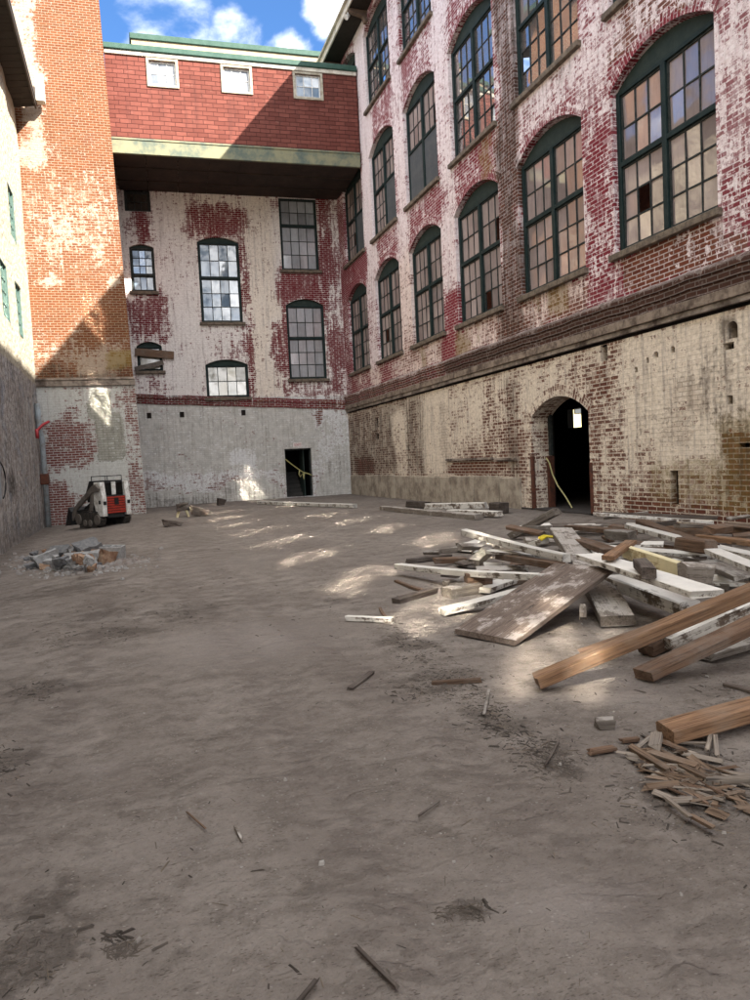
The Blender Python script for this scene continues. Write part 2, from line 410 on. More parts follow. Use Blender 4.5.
def make_window(parent, w, h, rise, cols, rows, split=1, boarded=(), mats=('green', 'muntin', 'pane'), tilt=.012, seed=0, sill=True, fr=.11, mull=.13, trans=.1, split_z=None, bar=.032, missing=()):
    """a sash window in its own x (0..w), y (into the wall) and z (0..h + rise). split = sashes side by side,
    rows = panes high (lower, upper). boarded / missing = (column, level) sashes closed by a board / single panes gone."""
    F = MAT[mats[0]]
    bm = bmesh.new()
    box(bm, 0, fr, -.03, .1, 0, h); box(bm, w - fr, w, -.03, .1, 0, h)
    box(bm, fr, w - fr, -.02, .1, 0, fr * .9); box(bm, fr, w - fr, -.025, .1, h - fr * .8, h)
    zs = split_z if split_z else h * .54
    lev = [(fr * .9, zs - trans / 2), (zs + trans / 2, h - fr * .8)] if len(rows) == 2 else [(fr * .9, h - fr * .8)]
    if len(rows) == 2: box(bm, fr, w - fr, -.035, .1, zs - trans / 2, zs + trans / 2)
    xs = [fr + (w - 2 * fr) * i / split for i in range(split + 1)]
    for x in xs[1:-1]: box(bm, x - mull / 2, x + mull / 2, -.045, .1, fr * .9, h - fr * .8)
    bevel(bm, .008)
    fo = link('window', bm, F, parent)
    mb = bmesh.new(); cells = []; boards = []
    for c in range(split):
        xa = xs[c] + (mull / 2 if c else 0); xb = xs[c + 1] - (mull / 2 if c < split - 1 else 0)
        for k, (za, zb) in enumerate(lev):
            if (c, k) in boarded: boards.append((xa, xb, za, zb)); continue
            nc, nr = cols, rows[k]; b = .04
            for (p0, p1, q0, q1) in ((xa, xa + b, za, zb), (xb - b, xb, za, zb), (xa + b, xb - b, za, za + b), (xa + b, xb - b, zb - b, zb)):
                box(mb, p0, p1, .015, .06, q0, q1)
            X0, X1, Z0, Z1 = xa + b, xb - b, za + b, zb - b
            for i in range(1, nc): x = X0 + (X1 - X0) * i / nc; box(mb, x - bar / 2, x + bar / 2, .02, .055, Z0, Z1)
            for j in range(1, nr): z = Z0 + (Z1 - Z0) * j / nr; box(mb, X0, X1, .022, .053, z - bar / 2, z + bar / 2)
            for i in range(nc):
                for j in range(nr):
                    if (c, k, i, j) in missing: continue
                    cells.append((X0 + (X1 - X0) * i / nc, X0 + (X1 - X0) * (i + 1) / nc, Z0 + (Z1 - Z0) * j / nr, Z0 + (Z1 - Z0) * (j + 1) / nr))
    if len(mb.verts): link('sash', mb, MAT[mats[1]], fo)
    else: mb.free()
    if cells:
        p = quad_panes(cells, tilt, MAT[mats[2]], 'pane', fo, seed); p.location = (0, .042, 0)
    if boards:
        bb = bmesh.new()
        for xa, xb, za, zb in boards: box(bb, xa, xb, .0, .03, za, zb)
        link('board', bb, MAT['grey_board'], fo)
    if rise > .02:
        n = 14; half = w / 2; r = (half * half + rise * rise) / (2 * rise)
        pts = [(w * i / n, h + rise - r + math.sqrt(max(0, r * r - (w * i / n - half) ** 2))) for i in range(n + 1)]
        poly = [(x, max(z, h + .002)) for x, z in pts] + [(w - .02, h), (.02, h)]
        ab = bmesh.new(); prism(ab, poly, 'y', -.0, .08)
        link('arch_panel', ab, MAT['green_board'], fo)
    if sill:
        sb = bmesh.new(); box(sb, -.1, w + .1, -.27, .08, -.14, -.004); bevel(sb, .012)
        link('sill', sb, MAT['sill'], fo)
    return fo

def place_window(fo, wall, u, z, d, parent, flip=False):
    """stand a window in its wall: own +x along the wall, own +y into it"""
    m = Matrix.Identity(4)
    X = -wall.U if flip else wall.U
    for i, a in enumerate((X, wall.N, Vector((0, 0, 1)))):
        for j in range(3): m[j][i] = a[j]
    p = wall.P(u, z, d)
    for j in range(3): m[j][3] = p[j]
    fo.matrix_local = Matrix.Translation(-Vector(parent.location)) @ m
    return fo

# ================================================================== MILL BUILDING on the right
XR, YC = 10.11, 33.9
mill = empty('mill_building', (XR, 14, 0), 'long brick mill with three rows of arched green windows and flaking white paint', 'building')
mill_off = Vector(mill.location)
def local(o, root):
    """children are built in world space: undo the root's placement"""
    o.location = Vector(o.location) - Vector(root.location); return o

ARCH_C = [31.52, 27.5, 23.54, 19.62, 15.7, 11.77, 7.82, 3.87]
WW = 2.86
ROWS = [(5.74, 9.12, 9.58), (10.76, 14.12, 14.58), (15.98, 18.98, 19.42)]
PB = []   # paint, right wall: 0 white 1 red 2 plaster 3 soot and painted shade 4 moss 5 cream
def add(*a): PB.append(a)
for k, c in enumerate(ARCH_C[:-1]):
    pier = (c + ARCH_C[k + 1]) / 2
    add(0, pier - .6, pier + .6, 4.7, 20, .25, .58)
    add(1, pier - .55, pier + .55, 4.8, 7.6, .3, .62)
add(0, 15.9, 19, 5, 9, .2, .4)
# the far bay: solid dark red
add(1, 28.6, 33.9, 9.3, 10.9, .25, .9); add(0, 29.6, 33.9, 9.3, 10.9, .3, .16); add(1, 28.7, 34, 4.7, 6.2, .4, .72)
add(0, 28.6, 29.9, 9.6, 20, .25, .8); add(1, 28.8, 30.1, 5, 8.5, .3, .62); add(0, 28.6, 30.1, 8.2, 10.5, .4, .62)
add(0, 24.6, 26.3, 5, 9.3, .3, .6); add(5, 24.6, 26.3, 4, 9.3, .3, .7); add(1, 24.6, 26.3, 5, 9.3, .3, .15)
add(0, 20.7, 22.5, 6.8, 9.4, .4, .66); add(1, 20.8, 22.4, 4.6, 7.2, .3, .78); add(0, 21.0, 22.3, 5, 6.8, .3, .34)
# dark brown pier with soot
add(0, 17.2, 18.15, 4.5, 13, .15, .3); add(3, 17.1, 18.2, 3.9, 20, .14, .62); add(1, 17.1, 18.2, 4, 20, .2, .1); add(0, 17.0, 18.3, 13, 20, .2, .46)
add(3, 16.6, 18.8, 4.4, 5.8, .3, .55)
# pier by the nearest window: strong red
add(1, 13.2, 14.3, 4.8, 9.6, .16, .8); add(0, 13.25, 14.25, 5.2, 9.4, .2, .44); add(1, 13.1, 14.4, 10, 14, .3, .6); add(0, 13.2, 14.3, 9.4, 11, .3, .62)
# bare brick under the nearest sill, white flakes right of it
add(0, 9.9, 13.2, 4.7, 5.75, .2, .24); add(1, 9.9, 13.2, 4.7, 5.75, .2, .2); add(0, 6, 10.3, 5.2, 20, .25, .56); add(1, 6, 10.3, 5, 8.5, .3, .45)
add(0, 9.4, 10.5, 4.8, 6, .3, .5); add(0, 11, 13, 9.7, 10.6, .25, .44); add(1, 10.3, 13.2, 9.6, 20, .25, .22)
add(1, 14.3, 17, 10, 10.6, .2, .5); add(0, 14.2, 17.1, 9.6, 10.7, .2, .52)
# moss and cream under the farther sills
for u0, u1 in ((15.0, 15.7), (20.5, 21.1), (24.1, 24.6), (16.2, 16.7), (19.6, 20.0)): add(4, u0, u1, 4.7, 5.75, .15, .62)
add(4, 18.3, 19.2, 9.5, 10.7, .2, .55)
add(5, 14.3, 33, 4.6, 5.7, .2, .8); add(0, 18.2, 27.5, 4.6, 5.7, .2, .5); add(0, 14.4, 17, 4.7, 5.6, .2, .46); add(1, 14.4, 26, 4.6, 5.7, .2, .12); add(3, 14.4, 28, 4.7, 5.5, .3, .3)
add(1, 13.2, 14.3, 4.8, 9.8, .14, .98); add(0, 13.3, 14.2, 4.9, 8.6, .16, .34); add(1, 6, 10.2, 5.2, 9.6, .3, .7); add(0, 9.2, 10.1, 4.9, 6.2, .2, .4)
add(0, 21.0, 22.2, 4.7, 7.0, .2, .2); add(1, 20.9, 22.3, 4.7, 7.4, .2, .95); add(1, 13.1, 14.4, 10.2, 15, .3, .9); add(0, 13.2, 14.3, 10.4, 13, .3, .46)
add(3, 17.05, 18.25, 3.9, 20, .12, .7); add(0, 17.2, 18.1, 5, 14, .12, .34)
for c in ARCH_C: add(3, c - 1.5, c + 1.5, 5.2, 5.62, .12, .42); add(3, c - 1.5, c + 1.5, 10.2, 10.62, .12, .36)
def paint_mill(u, z):
    v = blobs(u, z, PB, (.335, .82, .0, .22, .0, .04))
    if z > 9.4: v[0] += .05 * sstep(9.4, 12, z)
    return v
WR = Wall((XR, 0, 0), (0, 1, 0), (1, 0, 0), paint_mill)
ops = [(c - WW/2, c + WW/2, a, b, p, .24) for c in ARCH_C for a, b, p in ROWS]
local(WR.build('wall', MAT['mill'], -24, YC + .5, 4.78, 19.9, ops, mill), mill)
# lower storey
LB = []
def addl(*a): LB.append(a)
addl(2, 17.4, 34, -.2, .95, .05, .95); addl(0, 17.6, 34, .95, 3.9, .1, .5); addl(5, 10, 34, 0, 4, .1, .45)
addl(0, 22, 24.6, 1.2, 3.8, .3, .72); addl(2, 21.8, 23.0, 1.1, 3.6, .3, .5); addl(0, 18.6, 21.8, 2.0, 3.7, .3, .62); addl(3, 24.3, 34, .9, 3.9, .4, .62); addl(0, 28.5, 34, 1.0, 3.9, .4, .46)
addl(0, 26.2, 27.4, .9, 3.4, .2, .6); addl(3, 26.2, 27.4, .9, 3.4, .2, .3)
addl(0, 30.2, 33, .95, 1.75, .15, .12); addl(1, 30.2, 33, .95, 1.75, .15, .55); addl(0, 18.4, 22.5, .95, 1.45, .08, .2)
addl(0, 17.0, 19.6, 1.0, 3.6, .3, .4); addl(3, 17.6, 18.3, 1, 4, .2, .6); addl(3, 18.8, 20.6, -.2, .95, .3, .35); addl(3, 24, 33, -.2, .95, .4, .4)
# round the arched door: bricks with pale joints
addl(0, 12.9, 17.4, -.2, 3.9, .3, .45); addl(2, 12.9, 17.6, .3, 3.9, .3, .2); addl(3, 12.9, 17.4, -.2, 3.9, .3, .34); addl(0, 15.2, 17.6, 2.6, 3.8, .25, .52); addl(0, 12.8, 14.4, 2.6, 3.4, .2, .36)
# smooth cream wash on the right
addl(2, -24, 12.85, 1.5, 3.95, .22, .36); addl(0, -24, 13.1, 1.1, 4, .2, .74); addl(5, -24, 13, 0, 4, .2, .5); addl(2, 11.0, 12.0, 1.4, 2.2, .3, .55); addl(2, 10.7, 11.5, 2.3, 3.0, .25, .6)
addl(0, -24, 13.2, -.2, 1.2, .15, .5); addl(2, -24, 12.9, .7, 1.3, .2, .36); addl(4, 8, 12.4, .4, 1.4, .25, .5); addl(0, -24, 13.2, -.2, .55, .15, .26); addl(3, -24, 13.4, -.2, .4, .2, .42)
addl(1, -24, 10.4, .3, 1.5, .3, .35); addl(0, 8, 9.9, .6, 1.7, .2, .2)
addl(4, 9.2, 10.6, .3, 2.2, .3, .6); addl(3, 9.85, 10.35, 3.15, 3.9, .1, .75); addl(1, 9, 10.6, .3, 2.4, .3, .5); addl(3, 10.2, 10.8, 2.0, 3.2, .2, .5); addl(0, 10.9, 11.5, 1.9, 2.5, .2, .55); addl(0, 9.8, 10.4, .9, 1.8, .2, .2); addl(3, 9.6, 10.4, .6, 3.6, .2, .5); addl(3, 12.2, 12.7, 1.3, 3.2, .25, .42); addl(0, 12.1, 12.9, 1.2, 1.7, .2, .45)  # soot channel around the big hole paints shade into it
def paint_low(u, z): return blobs(u, z, LB, (.53, .1, .05, .33, 0, .22))
WL = Wall((XR, 0, 0), (0, 1, 0), (1, 0, 0), paint_low, .7)
DOOR = (14.36, 16.9, .1, 2.5, 2.96, .6)
holes = [(9.96, 10.2, 3.42, 3.62, 3.72, .45), (10.05, 10.3, 3.24, 3.36, 3.36, .22), (10.1, 10.25, 2.28, 2.42, 2.44, .15), (13.58, 13.84, 3.55, 3.9, 3.92, .2), (11.5, 11.72, .42, 1.1, 1.1, .16),
         (12.6, 12.7, 3.16, 3.24, 3.28, .1), (12.24, 12.33, 3.3, 3.38, 3.42, .1), (11.97, 12.1, 3.38, 3.47, 3.5, .1), (11.5, 11.62, 3.4, 3.49, 3.53, .1), (9.75, 9.98, 1.5, 1.58, 1.58, .15), (29.4, 29.8, 3.0, 3.4, 3.4, .1), (29.4, 29.8, 2.5, 2.75, 2.75, .1), (25.9, 26.2, 1.9, 2.1, 2.1, .1)]
local(WL.build('wall', MAT['mill_low'], -24, YC + .5, -.5, 3.92, [DOOR] + holes, mill, cell=.28), mill)
hb = bmesh.new()
for h in holes: box(hb, XR + h[5] - .004, XR + h[5] + .02, h[0] - .03, h[1] + .03, h[2] - .03, h[4] + .03)
MAT['hole'] = plain('painted_hole_shade', (.02,.014,.012), .95, scale=12, bumpd=.02)  # near-black tone paints shade into the wall holes and belt gap
local(link('hole_back', hb, MAT['hole'], mill), mill)
# belt course: corbelled soot-dark bricks, a pale stone strip, a thin timber strip and a dark gap
BB = [(3, -24, 34, 4.3, 4.72, .05, .95), (0, -24, 34, 4.3, 4.72, .04, .2), (0, -24, 34, 4.72, 4.82, .03, .7), (3, 22, 34, 4.2, 4.75, .1, .55), (1, 20, 34, 4.2, 4.8, .3, .5), (3, -24, 16, 4.3, 4.66, .05, .9), (1, -24, 20, 4.2, 4.8, .1, .25)]
def paint_belt(u, z): return blobs(u, z, BB, (.26, .1, 0, .72, 0, .5))
WB = Wall((XR, 0, 0), (0, 1, 0), (1, 0, 0), paint_belt, .1)
belt = WB.strip('belt_course', MAT['mill'], -24, YC - .02, [(4.285, .0), (4.285, -.1), (4.45, -.1), (4.452, -.13), (4.62, -.13), (4.622, -.16), (4.74, -.16), (4.82, -.02), (4.82, .0)], mill, lift=lambda u: .012 * math.sin(u * 1.9) + .01 * math.sin(u * 5.3)); local(belt, mill)
MAT['belt_stone'] = plain('belt_stone', (.27,.215,.17), .9, scale=2.6, c2=(.075,.052,.04), bumpd=.01)
MAT['belt_wood'] = plain('belt_timber', (.33,.28,.24), .9, scale=1.2, c2=(.06,.042,.034), bumpd=.01)
bs = bmesh.new(); y = -24
while y < YC - .1:
    e = min(y + rng.uniform(1.1, 1.7), YC - .02); box(bs, XR - .14 + rng.uniform(-.006, .006), XR + .02, y + .004, e - .004, 4.1, 4.28); y = e
bevel(bs, .01); local(link('belt_stone', bs, MAT['belt_stone'], mill), mill)
bs = bmesh.new(); y = -24
while y < YC - .1:
    e = min(y + rng.uniform(2.2, 4.5), YC - .02); dz = rng.uniform(-.012, .012); box(bs, XR - .09 + rng.uniform(-.01, .01), XR + .02, y, e - .01, 3.99 + dz, 4.095); y = e
local(link('belt_strip', bs, MAT['belt_wood'], mill), mill)
gb = bmesh.new(); box(gb, XR + .06, XR + .1, -24, YC, 3.88, 4.3); local(link('belt_gap', gb, MAT['hole'], mill), mill)
# concrete plinth panels along the wall, and rough conduit strips over them
MAT['plinth'] = plain('plinth_concrete', (.42,.37,.3), .92, scale=1.6, c2=(.19,.155,.125), bumpd=.012)
pb = bmesh.new(); y = 17.5
for e in (18.75, 20.4, 22.1, 23.0, 25.2, 27.6, 30.4, 33.85):
    box(pb, XR - .05 + rng.uniform(-.008, .008), XR + .05, y + .03, e - .03, -.3, .93 + rng.uniform(-.03, .03)); y = e
bevel(pb, .015); local(link('plinth', pb, MAT['plinth'], mill), mill)
cb = bmesh.new(); box(cb, XR - .07, XR + .01, 19.1, 22.4, 1.45, 1.52); box(cb, XR - .1, XR + .01, 17.7, 18.9, 1.42, 1.48)
local(link('ledge_strip', cb, MAT['belt_wood'], mill), mill)
# windows: one of each build, then copies
def variant(boarded, seed, rise=.44, h=3.36, pane='pane'):
    return make_window(mill, WW, h, rise, 3, (3, 2), split=2, boarded=boarded, mats=('green', 'muntin', pane), seed=seed, missing=(((0, 0, seed % 3, 1),) if seed % 4 == 1 else ((1, 1, 2, 0), (1, 0, 0, 0)) if seed % 4 == 3 else ()), tilt=.016, split_z=h * .55)
protos = {}
def mill_window(row, k, boarded, seed):
    a, b, p = ROWS[row]
    pane = 'pane' if row == 0 or (row == 1 and k < 3) else 'pane_clear'
    key = (boarded, seed % 4, pane)
    if key not in protos:
        fo = variant(boarded, seed, pane=pane); protos[key] = fo
    else: fo = copy_tree(protos[key], mill)
    place_window(fo, WR, ARCH_C[k] + WW / 2, a, .15, mill, flip=True)
    if row == 2: fo.scale = (1, 1, (b - a) / 3.36)
    return fo
for row in range(3):
    for k in range(len(ARCH_C)):
        bd = ()
        if row == 1 and k in (0, 1): bd = ((1, 0),)
        if row == 1 and k == 2: bd = ((0, 0), (1, 0))
        mill_window(row, k, bd, row * 5 + k)
        a, b, p = ROWS[row]
        if k < 7: local(WR.ring('arch_ring', MAT['mill'], ARCH_C[k] - WW/2, ARCH_C[k] + WW/2, b, p, mill, w=.25), mill)
local(WL.ring('arch_ring', MAT['mill_low'], DOOR[0], DOOR[1], DOOR[3], DOOR[4], mill, w=.27, proud=.01), mill)
# roof, eave and fascia
MAT['fascia'] = plain('weathered_white_trim', (.62,.58,.5), .8, scale=3, c2=(.4,.36,.3))
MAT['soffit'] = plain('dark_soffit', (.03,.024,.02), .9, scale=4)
MAT['roof'] = plain('dark_roofing', (.06,.06,.062), .9, scale=6)
rb = bmesh.new(); prism(rb, [(9.22, 19.98), (9.22, 20.06), (22.4, 22.9), (22.4, 22.8)], 'y', -24.2, 34.6); local(link('roof', rb, MAT['roof'], mill), mill)
fb = bmesh.new(); box(fb, 9.28, 9.34, -24.1, 34.5, 19.62, 19.985); box(fb, 9.18, 9.279, -24.1, 34.5, 19.9, 19.97); bevel(fb, .008); local(link('fascia', fb, MAT['fascia'], mill), mill)
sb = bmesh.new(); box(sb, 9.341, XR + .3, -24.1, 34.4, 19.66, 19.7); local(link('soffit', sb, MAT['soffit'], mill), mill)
MAT['bracket'] = plain('bracket_timber', (.16,.11,.085), .85, scale=5)
for i in range(14):
    bb = bmesh.new(); y = 32.3 - i * 3.94
    prism(bb, [(9.36, 19.655), (XR + .0, 19.655), (XR + .0, 19.2), (XR - .12, 19.2), (XR - .2, 19.42), (9.5, 19.5), (9.36, 19.56)], 'y', y - .11, y + .11); bevel(bb, .015)
    local(link('bracket', bb, MAT['bracket'], mill), mill)
ebm = bmesh.new(); box(ebm, 22.2, 22.4, -24, 34.4, 4.6, 22.79); box(ebm, XR + .3, 22.19, -24, -23.8, -.4, 19.65)
box(ebm, XR + .3, 22.19, 33.95, 34.15, -.4, 19.65); local(link('wall', ebm, plain('plain_brick', (.22,.09,.06), .9), mill), mill)
# dark room behind the arched door with a small window at its far side
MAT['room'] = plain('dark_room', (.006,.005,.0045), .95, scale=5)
MAT['room_floor'] = plain('room_floor', (.05,.043,.04), .95, scale=5)
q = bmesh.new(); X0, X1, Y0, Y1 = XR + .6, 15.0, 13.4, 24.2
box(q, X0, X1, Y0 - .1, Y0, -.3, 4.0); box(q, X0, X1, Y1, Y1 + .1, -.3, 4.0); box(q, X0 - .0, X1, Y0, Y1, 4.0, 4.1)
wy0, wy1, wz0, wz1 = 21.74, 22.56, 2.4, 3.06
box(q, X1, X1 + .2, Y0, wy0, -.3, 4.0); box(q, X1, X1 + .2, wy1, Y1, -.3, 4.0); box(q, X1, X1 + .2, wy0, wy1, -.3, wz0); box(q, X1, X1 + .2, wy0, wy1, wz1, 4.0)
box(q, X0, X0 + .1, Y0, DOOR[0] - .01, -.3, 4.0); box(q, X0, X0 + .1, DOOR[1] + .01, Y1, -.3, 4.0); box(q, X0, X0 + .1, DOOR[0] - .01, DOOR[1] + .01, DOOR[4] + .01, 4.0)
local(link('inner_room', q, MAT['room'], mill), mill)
q = bmesh.new(); box(q, XR - .03, X1, DOOR[0] - .2, Y1, -.3, .105); local(link('floor_slab', q, MAT['room_floor'], mill), mill)
q = bmesh.new(); box(q, 14.9, 14.96, wy0 - .12, wy1 + .12, wz0 - .1, wz0); box(q, 14.9, 14.96, wy0 - .12, wy1 + .12, wz1, wz1 + .1); box(q, 14.93, 14.96, (wy0+wy1)/2 - .02, (wy0+wy1)/2 + .02, wz0, wz1)
local(link('window_frame', q, MAT['green'], mill), mill)
# door frame and rusty jamb plates
MAT['rust'] = plain('rusty_iron', (.12,.04,.022), .8, scale=9, c2=(.05,.024,.018), bumpd=.004)
for (xa, xb, ya, yb, z1) in ((XR - .03, XR + .06, DOOR[1] - .02, DOOR[1] + .08, 1.5), (XR + .42, XR + .6, DOOR[1] - .1, DOOR[1] - .004, 1.48), (XR - .03, XR + .02, DOOR[0] - .1, DOOR[0] - .004, 1.3)):
    q = bmesh.new(); box(q, xa, xb, ya, yb, .02, z1); bevel(q, .008); local(link('jamb_plate', q, MAT['rust'], mill), mill)
q = bmesh.new(); box(q, XR + .5, XR + .58, DOOR[0], DOOR[0] + .1, .1, 2.6); box(q, XR + .5, XR + .58, DOOR[1] - .1, DOOR[1], 1.5, 2.6); local(link('door_frame', q, MAT['muntin'], mill), mill)
# the house glimpsed through the far window of that room
hx = empty('house', (30, 42, 0), 'pale yellow house glimpsed through the small window inside the dark arched doorway', 'building')
q = bmesh.new(); box(q, -4, 4, -1, 8, -.2, 7); link('wall', q, plain('pale_yellow_siding', (.75,.68,.35), .8), hx)
q = bmesh.new(); box(q, -2.2, -1.0, -1.06, -1.0, 4.0, 6.2); box(q, .8, 2.0, -1.06, -1.0, 3.2, 5.4); link('window', q, MAT['pane_dark'], hx)
q = bmesh.new(); prism(q, [(-4.4, 7), (4.4, 7), (0, 10)], 'y', -1.4, 8.4); link('roof', q, MAT['roof'], hx)

# ================================================================== REAR BUILDING (far wall)
UF = Vector((.99826, -.0590, 0)).normalized()
NF = Vector((.0590, .99826, 0)).normalized()
OF = Vector((10.11, 33.9, 0)) - UF * (10.11 / UF.x)          # u runs with x
rear = empty('brick_building', (5, 34.4, 0), 'painted brick building across the far end with white flaking stripe and grey base', 'building')
RB = []
def addr(*a): RB.append(a)
addr(0, 0, 10.2, 4.5, 14.3, 0.17, 0.643)
addr(0, 5.55, 6.95, 4.9, 14.3, 0.306, 0.695); addr(3, 5.55, 6.95, 4.9, 14.3, 0.34, .3); addr(1, 5.55, 6.95, 4.9, 14.3, 0.34, .05); addr(5, 5.5, 7.0, 4.9, 14.3, 0.34, .9)
addr(0, 5.2, 5.75, 4.9, 12.4, 0.238, 0.313); addr(1, 5.2, 5.75, 4.9, 12.8, 0.238, .72)
addr(0, 3.2, 5.6, 12.25, 13.7, 0.425, 0.313); addr(1, 3.2, 5.6, 12.25, 13.7, 0.425, .78); addr(0, 2.2, 3.4, 9, 14.3, 0.68, 0.677)
addr(0, .5, 1.5, 11.9, 13.2, 0.255, 0.174); addr(1, .4, 1.6, 11.9, 13.2, 0.255, .9); addr(0, .4, 2.2, 7.6, 9.5, 0.51, 0.417); addr(1, .4, 2.2, 7.6, 9.5, 0.51, .66)
addr(0, 6.95, 7.4, 5.0, 10, 0.17, 0.243); addr(1, 6.95, 7.4, 5, 10.4, 0.204, .82)
addr(0, 7.3, 10.2, 9.3, 10.8, 0.255, 0.156); addr(1, 7.3, 10.2, 9.3, 10.8, 0.255, .95); addr(0, 9.1, 10.2, 9, 14.3, 0.34, 0.226); addr(1, 9.1, 10.2, 4.9, 14.3, 0.34, .85); addr(0, 9.2, 9.9, 5, 9, 0.255, 0.400); addr(0, 9.85, 10.2, 5, 14.3, 0.17, 0.547)
addr(0, 7.2, 9.4, 4.7, 5.6, 0.34, 0.435); addr(1, 7.2, 10.2, 4.7, 5.6, 0.34, .75); addr(0, 3.0, 5.6, 6.8, 8.2, 0.51, 0.522); addr(1, 3.0, 5.6, 6.8, 8.2, 0.51, .5)
addr(0, 1.8, 3.4, 5, 9, 0.68, 0.782); addr(3, .3, 10, 13.4, 14.3, 0.425, .3); addr(5, 3, 7, 12, 14.3, 1.02, .7)
addr(0, 2.1, 2.9, 4.9, 12.5, 0.51, 0.807); addr(0, 1.7, 3.3, 9.5, 14.2, 0.51, 0.712)
addr(0, 5.28, 5.72, 5.2, 9.0, 0.204, 0.243); addr(1, 5.25, 5.75, 5.2, 12.6, 0.204, .95); addr(0, 4.4, 5.5, 6.7, 8.0, 0.425, 0.435); addr(1, 3.2, 5.5, 4.9, 8.2, 0.51, .7)
addr(1, .3, 2.1, 7.2, 9.6, 0.425, .85); addr(0, .4, 1.9, 7.5, 9.6, 0.425, 0.296); addr(0, .9, 2.0, 5.0, 6.2, 0.425, 0.503); addr(1, .4, 2.4, 5.0, 6.6, 0.51, .75)
addr(0, 3.3, 5.5, 12.3, 13.6, 0.34, 0.191); addr(1, 3.2, 5.7, 12.25, 13.8, 0.34, .95); addr(0, 9.25, 9.85, 4.9, 9.2, 0.204, 0.278)
def paint_rear(u, z): return blobs(u, z, RB, (.47, .88, 0, .18, 0, .04))
WF = Wall(OF, UF, NF, paint_rear)
FA = [(3.45, 5.33, 8.33, 12.0, 12.22), (7.38, 9.2, 5.65, 9.14, 9.44), (7.3, 9.1, 10.79, 14.15, 14.15), (.47, 1.53, 9.7, 11.66, 11.8), (.4, 1.52, 13.25, 14.16, 14.16), (.5, 1.6, 6.14, 7.26, 7.46), (3.48, 5.43, 4.86, 6.38, 6.62)]
local(WF.build('wall', MAT['rear'], -.3, 10.6, 4.83, 18.0, [(*f, .2) for f in FA], rear), rear)
RL = []
def addq(*a): RL.append(a)
addq(2, -.3, 8.4, 1.35, 4.9, .18, .68); addq(0, -.3, 8.4, 1.5, 4.9, .2, .56); addq(3, -.3, 4, 3.4, 4.9, .4, .3); addq(0, -.3, 8.3, .75, 1.7, .1, .66); addq(2, -.3, 10.2, .75, 1.4, .12, .42); addq(0, -.3, 8.3, .72, 1.02, .07, .5)
addq(2, -.3, 6.9, -.6, .7, .1, .85); addq(3, -.3, 6.9, -.6, .66, .12, .42); addq(3, .2, 3.2, -.3, .5, .3, .58)
addq(0, 8.3, 10.1, .9, 4.2, .2, .72); addq(2, 8.3, 10.1, .2, 4, .25, .52); addq(3, 8.5, 9.8, .5, 1.8, .3, .42); addq(2, 8.4, 10.1, -.3, .9, .15, .85); addq(3, 8.4, 10.1, -.4, .9, .2, .3)
addq(0, 8.5, 8.95, 3.4, 4.3, .1, .05); addq(2, 8.5, 8.95, 3.4, 4.3, .1, .05); addq(3, 5.4, 6.6, 1.6, 4.2, .3, .32); addq(0, 4.3, 5.4, 1.5, 2.6, .2, .85); addq(2, 4.3, 5.4, 1.5, 2.5, .2, .3)
def paint_rl(u, z): return blobs(u, z, RL, (.56, .0, .3, .12, 0, .12))
WFL = Wall(OF, UF, NF, paint_rl)
FD = (6.93, 8.22, .02, 2.34, 2.34, .35)
local(WFL.build('wall', MAT['rear_low'], -.3, 10.6, -.7, 4.83, [FD] + [(a, a + .2, 4.0, 4.26, 4.26, .08) for a in (.75, 2.2, 5.0)], rear, cell=.26), rear)
q = bmesh.new()
for a in (.75, 2.2, 5.0): 
    p = WFL.P(a, 0, .085); box(q, a - .02, a + .22, p.y - .02, p.y + .05, 3.98, 4.28)
local(link('hole_back', q, MAT['hole'], rear), rear)
RBt = [(3, 0, 10.2, 4, 5.2, .1, .6)]
WFB = Wall(OF, UF, NF, lambda u, z: (.12 + .4 * sstep(4.95, 5.1, z), .55, 0, .55 if u < 5 else .35, 0, 0))
local(WFB.strip('belt_course', MAT['rear'], -.2, 10.02, [(-.14, .0), (-.14, -.05), (.1, -.07), (.105, -.1), (.26, -.1), (.3, .0)], rear, lift=lambda u: 4.84 - .055 * u + .01 * math.sin(u * 3)), rear)
# above and behind: body, flat roof and set-back attic with green copings
MAT['coping'] = plain('green_coping', (.022,.065,.048), .65, scale=4, c2=(.04,.09,.07))
MAT['clapboard'] = plain('cream_clapboard', (.34,.27,.175), .8, scale=3, c2=(.4,.33,.23))
q = bmesh.new(); box(q, -.2, 10.0, 35.2, 44, 14, 18.0); local(link('wall', q, MAT['mill'], rear), rear)
at = bmesh.new()
pa, pb2 = Vector((1.17, 35.03, 0)), Vector((10.0, 34.5, 0)); 
prism(at, [(1.17, 35.05), (10.05, 34.52), (10.05, 40), (1.17, 40)], 'z', 18.0, 21.1); local(link('attic', at, MAT['clapboard'], rear), rear)
at = bmesh.new(); prism(at, [(1.1, 34.98), (10.06, 34.44), (10.06, 40.1), (1.1, 40.1)], 'z', 21.1, 21.36); bevel(at, .02); local(link('coping', at, MAT['coping'], rear), rear)

